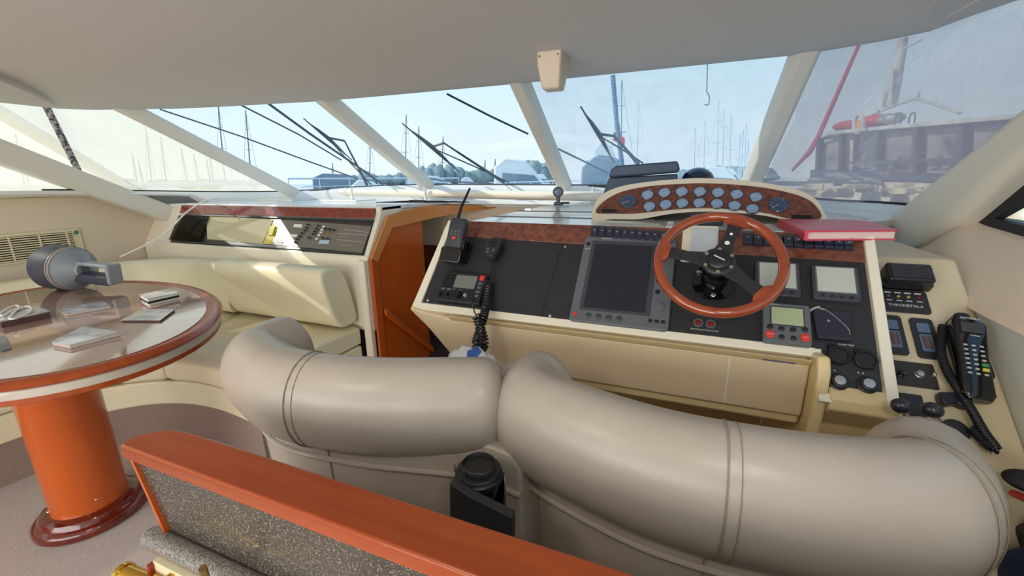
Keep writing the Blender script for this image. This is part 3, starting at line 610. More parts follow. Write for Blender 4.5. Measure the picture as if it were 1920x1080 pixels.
display('square dark display with a blue-grey screen at the right end of the panel', [(1519, 495), (1608, 501), (1617, 566), (1528, 560)], (.10, .22, .90, .93), LCDG, k4)
display('square dark display with a pale screen half behind the wheel', [(1412, 487), (1498, 493), (1504, 556), (1420, 552)], (.10, .22, .90, .93), LCDG, k4)
d, ax0, bb, W_, H_ = display('grey autopilot control head with green screen and two red keys', [(1429, 566), (1517, 572), (1526, 648), (1433, 641)], (.18, .45, .84, .88), LCD,
    [(.14, .36, .006, BPLAS), (.38, .34, .006, BPLAS), (.62, .34, .006, BPLAS), (.86, .37, .006, BPLAS), (.14, .18, .0095, RED), (.38, .14, .0055, BPLAS), (.62, .14, .0055, BPLAS), (.86, .18, .0095, RED)], body=GREYP, h=.020, name='autopilot_head')
text('maker_lettering', 'Raymarine', .0052, PF, ax0+W_*.22, bb+H_*.955, .0206, LETTER, d)
text('key_lettering', 'STANDBY', .0034, PF, ax0+W_*.14, bb+H_*.18, .0238, LETTER, d); text('key_lettering', 'AUTO', .0036, PF, ax0+W_*.86, bb+H_*.18, .0238, LETTER, d)
# blanking plate with grey cable
d = thing('instrument_cover', 'dark blanking cover with a loose grey cable beside the autopilot head', 'cover', PF @ V((.62, .03, .003)))
P = [Q(*p, .012) for p in [(1523, 577), (1594, 585), (1598, 640), (1532, 634)]]
MB(PF).prism(P, .003, .014).build('cover_plate', mat('navy_cover', (36, 38, 50), .5), d, bevel=.003)
P = [Q(*p, .03) for p in [(1522, 578), (1535, 573), (1548, 573), (1565, 583), (1585, 600), (1597, 613), (1599, 622)]]
MB(PF).tube([V((p[0], p[1], .022 if 0 < i < 6 else .012)) for i, p in enumerate(cat([(q[0], q[1], 0) for q in P], 4))], .0022, 8).build('cable', mat('grey_cable', (170, 168, 164), .5), d)
a, b_ = Q(1553, 602, .014); MB(PF).lathe([(.003, .013), (.003, .0155)], (a, b_, 0), 10).build('cover_screw', CHROME, d)

# ---- VHF radio
P = [Q(*p, .02) for p in [(833, 509), (911, 516), (903, 572), (819, 560)]]
vh = thing('vhf_radio', 'black marine radio set with grey screen and round knobs', 'radio', PF @ V(((P[0][0]+P[1][0])/2, P[2][1], .003)))
ax0, ax1, bb, bt = (P[0][0]+P[3][0])/2, (P[1][0]+P[2][0])/2, (P[2][1]+P[3][1])/2-.002, (P[0][1]+P[1][1])/2
W_, H_ = ax1-ax0, bt-bb; h = .024
MB(PF).prism(rrect(ax0, bb, ax1, bt, .006), .003, h).build('housing', BPLAS, vh, bevel=.003)
MB(PF).prism(rrect(ax0+W_*.32, bb+H_*.46, ax0+W_*.80, bt-H_*.10, .003), h-.001, h+.001).build('screen', mat('grey_screen', (112, 116, 110), .2), vh)
for k in range(5): MB(PF).box((ax0+W_*.17, bb+H_*(.48+.095*k), h), (W_*.22, H_*.045, .003)).build('speaker_slot', DRK, vh)
for kx, ky, r, hh in [(.09, .2, .0065, .008), (.24, .2, .0065, .008), (.47, .22, .0145, .014)]:
    kn = MB(PF).lathe([(r, h-.001), (r*.95, h+hh*.8), (r*.85, h+hh), (r*.3, h+hh)], (ax0+W_*kx, bb+H_*ky, 0), 22).build('knob', BSHINE, vh)
MB(PF).lathe([(.006, h-.001), (.0055, h+.005)], (ax0+W_*.66, bb+H_*.22, 0), 14).build('mic_socket', mat('brushed_silver', (190, 190, 192), .35), vh)
MB(PF).box((ax0+W_*.905, bb+H_*.85, h+.001), (W_*.10, H_*.16, .005)).build('distress_key', RED, vh, bevel=.001, label='red distress key')
for k in range(4): MB(PF).box((ax0+W_*.905, bb+H_*(.66-.14*k), h+.001), (W_*.08, H_*.07, .003)).build('small_key', GREYP, vh)
for k in range(4): MB(PF).box((ax0+W_*(.12+.13*k), bb+H_*.38, h+.001), (W_*.09, H_*.06, .003)).build('small_key', GREYP, vh)

# ---- fist microphone with coiled cord
mc = thing('fist_microphone', 'black fist microphone hanging on the panel with a coiled cord', 'microphone', PF @ V(Q(925, 470)+(.003,)))
cx, cy = Q(924, 465, .028); F2 = PF @ Matrix.Translation((cx, cy, 0)) @ Matrix.Scale(1.2, 4)
pr = [(0, .032), (.014, .029), (.021, .018), (.0215, .005), (.018, -.012), (.013, -.026), (.010, -.031), (-.010, -.031), (-.013, -.026), (-.018, -.012), (-.0215, .005), (-.021, .018), (-.014, .029)]
MB(F2).loft([[(x*.85, y*.9, .008) for x, y in pr], [(x, y, .014) for x, y in pr], [(x, y, .026) for x, y in pr], [(x*.85, y*.88, .031) for x, y in pr]]).build('microphone_body', mat('mic_charcoal', (46, 48, 54), .35), mc, smooth=50)
for k in range(5): MB(F2).box((0, .020-k*.005, .0312), (.024-abs(k-2)*.003, .002, .0015)).build('grille_slot', DRK, mc)
for x, y in [(-.007, -.009), (-.007, -.017), (.008, -.011)]: MB(F2).box((x, y, .031), (.006, .005, .003)).build('microphone_key', GREYP, mc)
MB(F2).cyl((0, 0, .002), (0, 0, .01), .010).build('hang_stud', CHROME, mc)
s0 = F2 @ V((0, -.034, .018))
def PP(x, y, h): a, b_ = Q(x, y, h); return PF @ V((a, b_, h))
MB().tube(cat([s0, PP(922, 498, .02), PP(921, 515, .02), PP(918, 530, .022)], 5), .0022, 8).build('cord_lead', BPLAS, mc)
cpt = [PP(918, 530, .022), PP(914, 550, .024), PP(911, 575, .03), onY(905, 600, .955), onY(898, 625, .94), onY(893, 645, .935), onY(900, 656, .93), onY(908, 648, .925), onY(906, 630, .93), onY(898, 608, .94), onY(893, 592, .95)]
MB().tube(helix(cpt, .0100, .0026, 40), .0029, 6).build('coiled_cord', BPLAS, mc)
MB().tube(cat([onY(893, 592, .95), PP(889, 582, .03), PP(886, 568, .035), PP(883, 556, .032)], 5), .002, 7).build('cord_lead', BPLAS, mc)

# ---- handheld radio in a cradle
hr = thing('handheld_radio', 'upright handheld radio with long aerial standing in a black cradle', 'radio', PF @ V(Q(855, 480)+(.003,)))
c0 = PF @ V((*Q(853, 488, .012), .012)); 
tp = onY(868, 412, c0.y+.05); yb = (tp-c0).normalized(); xb = (V((1, 0, 0))-yb*yb.x).normalized()
HF = frame(c0, xb, yb); Lh = (tp-c0).length
MB(HF).loft([[(x, y, z) for x, z in rrect(-.028*k, .0, .028*k, .032*k2, .008, 3)] for y, k, k2 in ((.0, .92, .9), (.012, 1, 1), (Lh*.5, 1, 1), (Lh*.85, 1.0, 1), (Lh*.97, .9, .9), (Lh, .7, .6))]).build('radio_body', mat('charcoal_plastic', (52, 54, 60), .45), hr, smooth=50)
MB(HF).box((-.001, Lh*.80, .030), (.030, .020, .003)).build('radio_screen', mat('grey_screen', (112, 116, 110), .2), hr, bevel=.001)
for r in range(2):
    for c in range(3): MB(HF).lathe([(.0036, 0), (.003, .0025)], (-.012+c*.012, Lh*(.655-.075*r), .030), 10).build('radio_key', GREYP, hr)
MB(HF).lathe([(.007, 0), (.006, .003)], (-.001, Lh*.49, .030), 16, sx=1.1, sy=.8).build('radio_key', RED, hr, label='round red key')
text('radio_lettering', 'SIMRAD', .006, HF, -.001, Lh*.22, .0315, LETTER, hr)
at_ = onY(881, 353, (c0.y+.10)); ab = HF @ V((-.012, Lh*.97, .012))
MB().tube([ab, ab.lerp(at_, .4)+V((-.004, 0, 0)), at_], [.0058, .0048, .0034], 10).build('aerial', BPLAS, hr)
MB(PF).prism(rrect(*[Q(834, 492, .01)[0], Q(850, 492, .01)[1], Q(882, 470, .01)[0], Q(850, 455, .01)[1]], .006), .002, .016).build('cradle_base', BSHINE, hr, bevel=.003)
MB(HF).prism(rrect(-.030, -.006, .034, Lh*.36, .008), -.006, .004).build('cradle_back', BSHINE, hr, bevel=.002)
MB(HF).prism(rrect(-.034, -.014, .038, .034, .010), .0, .040).build('cradle_cup', BSHINE, hr, bevel=.004)
MB(HF).box((.030, Lh*.33, .012), (.012, .040, .03)).build('cradle_clip', BSHINE, hr, bevel=.004)

# ================================================================== SIDE CONSOLE (starboard)
TS = math.radians(40)
SP = onX(1668, 680, .44)
SCF = frame(SP, (1, 0, 0), (0, math.cos(TS), math.sin(TS)))
def S2(x, y, h=0): return inF(x, y, SCF, h)
side = thing('side_console', 'cream side console sloping down to starboard of the helm', 'console', (.53, 1.0, .6))
MB().prism([(SP.y-.42*math.cos(TS), SP.z-.42*math.sin(TS)), (SP.y+.30*math.cos(TS), SP.z+.30*math.sin(TS)), (1.85, 1.125), (1.85, .4), (.6, .4)], .428, .614, 'x').build('sloping_top', mat('worn_cream', (222, 206, 172), .45, noise=(9, (206, 188, 154), .2), bump=(120, .1, .001)), side, bevel=.008)
def splate(pts, m, nm, h=.004, lab=None, r=None):
    P = [S2(*p) for p in pts]; ax0, ax1 = max((P[0][0]+P[3][0])/2, -.004), (P[1][0]+P[2][0])/2; bt, bb = (P[0][1]+P[1][1])/2, (P[2][1]+P[3][1])/2
    return ax0, bb, ax1, bt
def slab(box, h0, h1, nm, m, par, r=.006): return MB(SCF).prism(rrect(*box, r), h0, h1).build(nm, m, par, bevel=.001)
bx = splate([(1645, 545), (1736, 548), (1743, 590), (1655, 585)], 0, 0)
tp_ = thing('thruster_panel', 'black switch plate with four small legends below the starboard speaker', 'control panel', SCF @ V(((bx[0]+bx[2])/2, bx[1], 0)))
slab(bx, 0, .005, 'face_plate', BLK, tp_)
cxp = (bx[0]+bx[2])/2; Wp = bx[2]-bx[0]; Hp = bx[3]-bx[1]
text('panel_lettering', 'THROMETOLA', .0095, SCF, cxp, bx[1]+Hp*.28, .0052, LETTER, tp_)
for k in range(4):
    x = bx[0]+Wp*(.18+.21*k); MB(SCF).box((x, bx[1]+Hp*.86, .0055), (.012, .003, .001)).build('legend_bar', LETTER, tp_); MB(SCF).box((x, bx[1]+Hp*.50, .0055), (.010, .002, .001)).build('legend_bar', LETTER, tp_)
    MB(SCF).lathe([(.0034, .004), (.003, .0075)], (x, bx[1]+Hp*.68, 0), 10).build('indicator_lamp', [GREYP, mat('amber_lamp', (190, 160, 90), .3), mat('amber_lamp', (190, 160, 90), .3), mat('dull_red_lens', (120, 38, 36), .3)][k], tp_)
for k, (pts, lab) in enumerate([([(1645, 591), (1690, 594), (1701, 667), (1657, 664)], 'black trim gauge plate nearest the helm console'), ([(1705, 597), (1750, 601), (1763, 678), (1717, 670)], 'black trim gauge plate beside the black telephone')]):
    bx = splate(pts, 0, 0); g = thing('trim_gauge', lab, 'gauge', SCF @ V(((bx[0]+bx[2])/2, bx[1], 0)))
    slab(bx, 0, .005, 'face_plate', BLK, g, .008)
    cx_ = (bx[0]+bx[2])/2; hh = bx[3]-bx[1]
    slab((cx_-.011, bx[1]+hh*.62, cx_+.011, bx[1]+hh*.86), .005, .007, 'upper_window', mat('steel_blue_window', (92, 112, 138), .3), g, .002)
    slab((cx_-.011, bx[1]+hh*.16, cx_+.011, bx[1]+hh*.58), .005, .007, 'scale_surround', mat('steel_blue_window', (92, 112, 138), .3), g, .002)
    slab((cx_-.007, bx[1]+hh*.22, cx_+.007, bx[1]+hh*.53), .007, .0076, 'scale_face', mat('gauge_brown', (104, 84, 84), .4), g, .001)
    for j in range(6):
        for sgn in (-1, 1): MB(SCF).box((cx_+sgn*.0055, bx[1]+hh*(.25+.05*j), .0078), (.003, .0014, .0006)).build('scale_tick', BSHINE, g)
bx = splate([(1668, 677), (1750, 684), (1758, 731), (1675, 722)], 0, 0)
ip = thing('ignition_panel', 'dark square plate with two small knobs below the trim gauges', 'control panel', SCF @ V(((bx[0]+bx[2])/2, bx[1], 0)))
slab(bx, 0, .004, 'face_plate', mat('brown_black', (52, 46, 44), .5), ip, .003)
for px_, m_ in ((1692, BSHINE), (1725, MATS['brushed_silver']), (1751, CHROME)):
    a, b_ = S2(px_, 699+(px_-1692)*.06, .008); r = .0065 if px_ < 1740 else .0035
    MB(SCF).lathe([(r*1.25, .003), (r*1.2, .006), (r, .007), (r*.95, .012), (r*.4, .013)], (a, b_, 0), 16).build('small_knob', m_, ip)
a, b_ = S2(1700, 740); text('generator_lettering', 'GENERATOR', .0072, SCF, a, b_, .0004, DLET, side)
# speaker
spF = SCF
sp_ = thing('external_speaker', 'black ribbed loudspeaker box on the starboard side console', 'speaker', SCF @ V((*S2(1700, 540), 0)))
T4 = [(1661, 491), (1747, 494), (1757, 522), (1668, 520)]; hT = .045
tl, tr, br, bl = [S2(*p, hT) for p in T4]; 
xa, xb_ = (tl[0]+bl[0])/2, (tr[0]+br[0])/2; yt, yb_ = (tl[1]+tr[1])/2, (bl[1]+br[1])/2-.006
MB(SCF).prism(rrect(xa, yb_, xb_, yt, .006), .006, hT).build('speaker_box', BPLAS, sp_, bevel=.006, seg=3)
for k in range(10): MB(SCF).box(((xa+xb_)/2, yb_+.008+(yt-yb_-.016)*k/9, hT), (xb_-xa-.014, .0026, .0035)).build('grille_rib', mat('rib_grey', (58, 58, 64), .4), sp_)
MB(SCF).box(((xa+xb_)/2, yb_+.012, .012), (xb_-xa+.008, .02, .024)).build('mounting_bracket', BSHINE, sp_, bevel=.003)
# phone
ph = thing('telephone_handset', 'black keypad telephone handset in its holder beside the starboard wall', 'telephone', SCF @ V((*S2(1810, 680), 0)))
zt_ = .05
def S3(x, y, h): a, b_ = S2(x, y, h); return SCF @ V((a, b_, h))
A = S3(1812, 600, zt_); B = S3(1838, 750, .035); yax = (A-B).normalized(); HB = frame(B, (V((1, 0, 0))-yax*yax.x), yax); Lp_ = (A-B).length
wd = .0235
MB(HB).loft([[(x, y, z) for x, z in rrect(-w_, -.018, w_, h_, .006, 3)] for y, w_, h_ in ((0, wd*.8, .002), (.01, wd*1.0, .006), (Lp_*.5, wd*.98, .006), (Lp_*.72, wd*1.06, .008), (Lp_*.92, wd*1.08, .012), (Lp_, wd*.9, .006))]).build('handset', BSHINE, ph, smooth=40)
MB(HB).box((0, Lp_*.86, .0115), (.034, .022, .004), rx=.05).build('earpiece', mat('phone_grey', (58, 56, 56), .5), ph, bevel=.001)
text('phone_lettering', 'MOTOROLA', .0055, HB, 0, Lp_*.985, .0115, LETTER, ph); text('phone_lettering', 'Cellular', .005, HB, .004, Lp_*.765, .0105, LETTER, ph)
KW = mat('key_legend', (188, 194, 190), .5)
for r in range(7):
    for c in range(3):
        m_ = KW
        if (r, c) == (4, 2): m_ = mat('green_key', (70, 150, 90), .4)
        if (r, c) == (5, 2): m_ = mat('yellow_key', (214, 204, 90), .4)
        big = m_ is not KW
        MB(HB).box((-.012+c*.012, Lp_*(.64-r*.058), .0068+(.001 if big else 0)), (.009 if big else .0055, .006 if big else .003, .003)).build('phone_key', m_, ph)
MB(SCF).prism(rrect(S2(1778, 640, .0)[0], S2(1780, 690, 0)[1], S2(1808, 640, 0)[0], S2(1780, 605, 0)[1], .01), 0, .045).build('holder', BPLAS, ph, bevel=.006)
MB(SCF).prism(rrect(S2(1800, 700, 0)[0]-.01, S2(1830, 720, 0)[1], S2(1840, 700, 0)[0]+.005, S2(1820, 620, 0)[1], .01), 0, .03).build('holder', BPLAS, ph, bevel=.006)
cpt = [S3(1768, 612, .02), S3(1764, 660, .02), S3(1778, 700, .02), S3(1800, 735, .022), S3(1822, 770, .022), S3(1845, 810, .02), S3(1868, 842, .02), S3(1850, 835, .016), S3(1832, 815, .014), S3(1818, 802, .012)]
MB().tube(helix(cpt, .0062, .002, 84), .0022, 5).build('coiled_cord', BPLAS, ph)
# bits near the phone
t = tag(MB(SCF).prism([S2(*p) for p in [(1750, 741), (1795, 742), (1812, 760), (1808, 771), (1795, 768), (1785, 763), (1765, 766), (1754, 757)]], 0, .02).build('cable_clamp', BPLAS, bevel=.004), 'black cable clamp half hidden behind the telephone cord', 'clamp')
a, b_ = S2(1790, 808)
t = tag(MB(SCF).lathe([(.021, 0), (.021, .005), (.019, .007), (.004, .007)], (a, b_, 0), 28).build('blanking_disc', BLK), 'flat black round blanking disc right of the throttle levers', 'disc')
# throttle levers
for k, (x, y, lab) in enumerate([(1690, 761, 'throttle lever with black ball knob nearest the helm console'), (1748, 769, 'throttle lever with black ball knob beside the round disc')]):
    top_ = S3(x, y, .075); foot = S3(x+34, y+58, .0) if k else S3(x+30, y+52, .0)
    lv = thing('throttle_lever', lab, 'lever', foot)
    MB().tube([foot, top_], [.0055, .0045], 12).build('shaft', CHROME, lv)
    MB(frame(top_, (1, 0, 0), (0, math.cos(TS), math.sin(TS)))).ell((0, 0, 0), (.0165, .0145, .0145), 22, 14).build('ball_knob', mat('dark_ball', (40, 38, 48), .28, coat=.4), lv)
MB(SCF).box((*S2(1712, 772), .003), (.035, .07, .006)).build('lever_slot_plate', BLK, side)
# things at the right frame edge
t = tag(MB().ell(onX(1935, 905, .56), (.035, .028, .014), 18, 10).build('black_pouch', RUB), 'black rounded object at the right edge beside the helm seat', 'pouch')
t = tag(MB().tube([onX(1900, 925, .54), onX(1960, 952, .54)], .006, 10).build('red_cable', RED), 'short red cable at the right edge beside the helm seat', 'cable')
P = [onX(x, y, .52) for x, y in [(1840, 1100), (1880, 1030), (1990, 1010), (2050, 1180), (1900, 1250)]]
t = tag(MB().loft([P, [p+V((.10, .05, 0)) for p in P]]).build('blue_bag', mat('navy_canvas', (34, 56, 104), .8, noise=(60, (44, 66, 112), .2)), bevel=.015, seg=3), 'navy blue canvas bag at the bottom right behind the helm seat', 'bag')
P = [onX(x, y, .56) for x, y in [(1870, 1035), (1900, 985), (1990, 960), (2010, 1060), (1900, 1060)]]
t = tag(MB().loft([P, [p+V((.05, .03, 0)) for p in P]]).build('dark_rope_bag', mat('dark_net', (40, 36, 40), .9, noise=(90, (90, 80, 80), .15)), bevel=.01), 'dark mottled bundle above the navy bag at the right edge', 'bundle')

# ================================================================== FOLDER, HOODED DISPLAY, LAMP, TUBE
z = 1.178
P = [onz(x, y, z+.012) for x, y in [(1461, 414), (1513, 437), (1683, 436), (1640, 421), (1600, 416)]]
fo = thing('red_folder', 'red ring binder folder lying on the dashboard right of the gauge arch', 'folder', (P[0]+P[2])/2 - V((0, 0, .02)))
MB().prism([(p.x, p.y) for p in P], z+.014, z+.018).build('cover', mat('red_folder_cover', (214, 60, 84), .3), fo, bevel=.001)
MB().prism([(p.x, p.y) for p in P], z-.006, z-.003).build('cover', mat('red_folder_cover', (214, 60, 84), .3), fo)
c_ = sum(P, V())/5
MB().prism([((p.x-c_.x)*.97+c_.x, (p.y-c_.y)*.95+c_.y) for p in P], z-.003, z+.014).build('pages', mat('paper_edges', (224, 196, 190), .7), fo)
MB().loft([[V((P[0].x-.004, P[0].y, z+h)) for h in (-.005, .017)] + [V((P[0].x+.003, P[0].y, z+h)) for h in (.017, -.005)], [V((P[1].x-.004, P[1].y, z+h)) for h in (-.005, .017)] + [V((P[1].x+.003, P[1].y, z+h)) for h in (.017, -.005)]]).build('spine', mat('red_folder_cover', (214, 60, 84), .3), fo)
# covered display
P1 = [onY(x, y, 2.12) for x, y in [(1133, 356), (1156, 312), (1272, 303), (1275, 318), (1268, 345), (1268, 400), (1130, 400)]]
hd_ = thing('covered_display', 'blue-grey vinyl covered display box standing behind the gauge arch', 'display', (P1[0]+P1[2])/2*1.0)
hd_.location.z = 1.17; WL[hd_.name].z = 1.17
lowp = [(p.x, max(1.17, p.z)) for p in [onY(x, y, 2.12) for x, y in [(1132, 362), (1143, 333), (1270, 326), (1268, 392), (1130, 392)]]]
MB().prism(lowp, 2.10, 2.26, 'y').build('cover_body', NAVY, hd_, bevel=.008, seg=3)
upp = [(p.x, p.z) for p in [onY(x, y, 2.08) for x, y in [(1142, 333), (1146, 318), (1156, 311), (1271, 302), (1274, 316), (1271, 323), (1200, 329)]]]
MB().prism(upp, 2.06, 2.28, 'y').build('cover_cushion', NAVY, hd_, bevel=.010, seg=3)
# dome compass
c_ = onY(1308, 336, 2.2)
cd = thing('dome_compass', 'dark blue domed steering compass showing above the gauge arch', 'compass', (c_.x, 2.2, 1.17))
MB().lathe([(.075, 1.17), (.078, 1.27), (.070, c_.z-.005)], (c_.x, 2.2, 0), 30).build('binnacle', BPLAS, cd)
MB().loft([[V((c_.x+.072*math.cos(t_)*math.cos(p), 2.2+.072*math.cos(t_)*math.sin(p), c_.z-.006+.060*math.sin(t_))) for p in [j*math.pi/14 for j in range(28)]] for t_ in (0, .3, .6, .9, 1.2, 1.5)]).build('dome', mat('dome_blue', (34, 44, 70), .15, coat=.6), cd)
# small round lamp on a stalk
b0 = onz(1047, 384, 1.17)
lp = thing('spot_lamp', 'small round grey spot lamp on a black clip base on the dashboard', 'lamp', b0)
lc = b0+V((-.005, 0, .075)); LF = frame(lc, (math.cos(.35), math.sin(.35), 0), (0, 0, 1))
MB().box(b0+V((0, 0, .008)), (.05, .035, .016)).build('clip_base', BPLAS, lp, bevel=.003)
MB().box(b0+V((.045, .0, .012)), (.045, .014, .012), rz=-.1).build('clip_tab', BPLAS, lp, bevel=.005)
MB().box(b0+V((-.002, 0, .035)), (.022, .014, .05)).build('stalk', BPLAS, lp, bevel=.004)
MB(LF).lathe([(.018, -.040), (.027, -.034), (.0285, -.01), (.0285, .014), (.031, .016), (.031, .028), (.027, .030), (.024, .026), (.006, .025)], n=30).build('lamp_head', mat('grey_blue_metal', (86, 104, 120), .35, metal=.3), lp)
MB(LF).lathe([(.0235, .0255), (.020, .0285), (.006, .030)], n=26).build('lens', mat('lens_grey', (128, 138, 148), .2), lp)
MB(LF).lathe([(.004, .030), (.003, .033)], n=10).build('lens_centre', mat('pink_dot', (200, 130, 120), .4), lp)
# rolled blind tube under the windscreen
tb = thing('rolled_blind', 'long cream rolled blind tube lying along the foot of the windscreen', 'blind', (-1.5, 2.72, 1.17))
TA, TB = onY(650, 360, 2.74), onY(1150, 369, 2.66)
TUB = mat('tube_cream', (238, 230, 212), .4)
MB().cyl(TA, TB, .030, n=26).build('roller_tube', TUB, tb, bevel=.003)
MB().cyl(TA-V((.07, 0, 0)), TA, .022, n=20).build('end_sleeve', TUB, tb, bevel=.003)
MB().cyl(TA-V((.01, 0, 0)), TA+V((.012, 0, 0)), .034, n=26).build('end_ring', TUB, tb)
for x in (664, 800, 1112):
    p = onY(x, 372, 2.68); p.z = 1.17
    MB().prism([(p.x-.010, 1.17), (p.x+.012, 1.17), (p.x+.004, 1.215), (p.x+.002, 1.27), (p.x-.006, 1.27), (p.x-.006, 1.2)], 2.655, 2.672, 'y').build('support_bracket', WHT, tb, bevel=.002)
# spare wiper and strip lying on the ledge
A, B = onz(705, 379.5, 1.18), onz(880, 379, 1.18)
t = thing('spare_wiper', 'spare black wiper blade lying on the windscreen ledge', 'wiper blade', A.lerp(B, .5))
MB().tube([A, A.lerp(B, .35)+V((0, 0, .004)), A.lerp(B, .7)+V((0, 0, .004)), B], [.003, .007, .007, .003], 8).build('blade', BPLAS, t)
MB().box(A.lerp(B, .45)+V((0, 0, .008)), (.12, .02, .014)).build('bridge', BPLAS, t, bevel=.003)
t = tag(MB().tube([onz(603, 376, 1.177), onz(668, 377, 1.178), onz(705, 374.5, 1.18)], .006, 6).build('white_batten', WHT), 'flat white batten lying beside the spare wiper blade', 'batten')
P = [onz(x, y, 1.174) for x, y in [(398, 371), (470, 375), (548, 377), (548, 373.5), (470, 371), (402, 367.5)]]
t = tag(MB().prism([(p.x, p.y) for p in P], 1.171, 1.178).build('paper_strip', mat('paper_white', (240, 238, 226), .6)), 'long white paper strip on top of the electrical console', 'paper')
b0 = onz(563, 374, 1.17)
bx_ = thing('small_card_box', 'small white open card box holding brown sticks on the console top', 'box', b0)
for dx, dy, sx_, sy_ in ((-.035, 0, .003, .05), (.035, 0, .003, .05), (0, -.025, .073, .003), (0, .025, .073, .003)): MB().box(b0+V((dx, dy, .035)), (sx_, sy_, .07)).build('box_side', WHT, bx_)
MB().box(b0+V((0, 0, .003)), (.07, .05, .004)).build('box_bottom', WHT, bx_)
for k in range(4): MB().tube([b0+V((-.015+k*.010, -.005, .008)), b0+V((-.02+k*.014, .0, .078+.006*(k % 2)))], .006, 8).build('brown_stick', mat('brown_stick', (176, 110, 70), .6), bx_)
t = tag(MB().ell(onz(580, 372, 1.17)+V((0.02, 0, .02)), (.045, .03, .022), 16, 10).build('green_pouch', mat('dark_green', (40, 70, 66), .6)), 'dark green rounded pouch beside the small white card box', 'pouch')
# wire trailing from the console down the port side
A = [onz(640, 361, 1.2), onz(632, 372, 1.178), onz(600, 370, 1.176), onz(585, 374, 1.176), onz(520, 375.5, 1.178)]
t = tag(MB().tube(cat(A, 6), .004, 7).build('white_cable', WHT), 'white cable running from the rolled blind along the console top', 'cable')
A = [onz(408, 372, 1.176), onX(385, 376, -3.12), onX(350, 398, -3.36), onX(328, 420, -3.44), onX(308, 438, -3.50), onX(275, 458, -3.60), onX(225, 482, -3.68)]
t = tag(MB().tube(cat(A, 6), .006, 7).build('white_cable', WHT), 'white cable hanging down from the console to the port settee back', 'cable')

# motion sensor box on the ceiling
s0 = onz(1030, 128, 1.78)
se = thing('ceiling_sensor', 'beige plastic sensor box hanging from the headlining above the windscreen', 'sensor', s0)
A = [onz(x, y, 1.772) for x, y in [(1006, 113), (1049, 112), (1053, 130), (1006, 132)]]
Bq = [onY(x, y, A[0].y-.02) for x, y in [(1009, 138), (1054, 136), (1054, 155), (1048, 165), (1022, 167), (1014, 160)]]
yb0 = Bq[0].y
MB().loft([[V((p.x, p.y, 1.80)) for p in [V((Bq[0].x-.0, yb0-.02, 0)), V((Bq[1].x+.002, yb0-.02, 0)), V((Bq[1].x+.002, yb0+.10, 0)), V((Bq[0].x, yb0+.10, 0))]],
           [V((Bq[0].x, yb0-.02, Bq[0].z+.03)), V((Bq[1].x, yb0-.02, Bq[0].z+.03)), V((Bq[1].x, yb0+.10, Bq[0].z+.02)), V((Bq[0].x, yb0+.10, Bq[0].z+.02))],
           [V((Bq[5].x, yb0+.005, Bq[4].z)), V((Bq[3].x, yb0+.005, Bq[4].z)), V((Bq[3].x, yb0+.08, Bq[4].z)), V((Bq[5].x, yb0+.08, Bq[4].z))]]).build('sensor_body', mat('beige_plastic', (226, 206, 182), .5), se, bevel=.01, seg=3)
for dx in (.012, -.012+ (Bq[1].x-Bq[0].x)): MB().ell((Bq[0].x+dx, yb0-.022, Bq[0].z+.055), (.003, .002, .003), 8, 6).build('sensor_screw', DRK, se)

# ================================================================== TABLE
tcx, tcy, ta, tbb, trot = -2.364, .839, .821, .511, -.278
TF = frame((tcx, tcy, 0), (math.cos(trot), math.sin(trot), 0), (-math.sin(trot), math.cos(trot), 0))
tab = thing('oval_table', 'glossy oval dining table with cherry rim on a cherry pedestal', 'table', (-2.16, .70, 0))
def ering(k, z, n=72): return [(( ta+k)*math.cos(a), (tbb+k)*math.sin(a), z) for a in [2*math.pi*j/n for j in range(n)]]
MB(TF).loft([ering(-.075, .765), ering(-.012, .765), ering(.002, .772), ering(.004, .780), ering(-.004, .789), ering(-.018, .794), ering(-.032, .793), ering(-.045, .788), ering(-.075, .787)]).build('wooden_rim', CHERRYX, tab, smooth=50)
MB(TF).loft([ering(-.055, .770), ering(-.055, .7895)]).build('table_surface', TANTOP, tab, smooth=30)
MB(TF).loft([ering(-.03, .738), ering(-.010, .738), ering(-.008, .7405), ering(-.008, .763), ering(-.010, .7655), ering(-.03, .7655)]).build('inlay_band', INLAY, tab)
MB(TF).loft([ering(-.10, .716), ering(-.022, .716), ering(-.010, .722), ering(-.010, .738), ering(-.10, .738)]).build('lower_rim', CHERRYX, tab)
cc = (-2.16, .69)
MB().lathe([(.118, .05), (.116, .10), (.116, .70), (.13, .7225)], (*cc, 0), 48, sx=1.0, sy=1.0).build('pedestal_column', CHERRY, tab)
MB().lathe([(.17, 0), (.178, .01), (.178, .03), (.170, .042), (.158, .046), (.155, .055), (.148, .066), (.135, .07), (.118, .072)], (*cc, 0), 48).build('pedestal_base', MAHOG, tab)
for x, y in [(180, 940), (68, 965)]: p = onz(x, y, .10); d = (V((p.x, p.y))-V(cc)).normalized()*.1165; MB().ell((cc[0]+d.x, cc[1]+d.y, .12 if x == 180 else .09), (.006, .006, .005), 8, 6).build('base_screw', CHROME, tab)
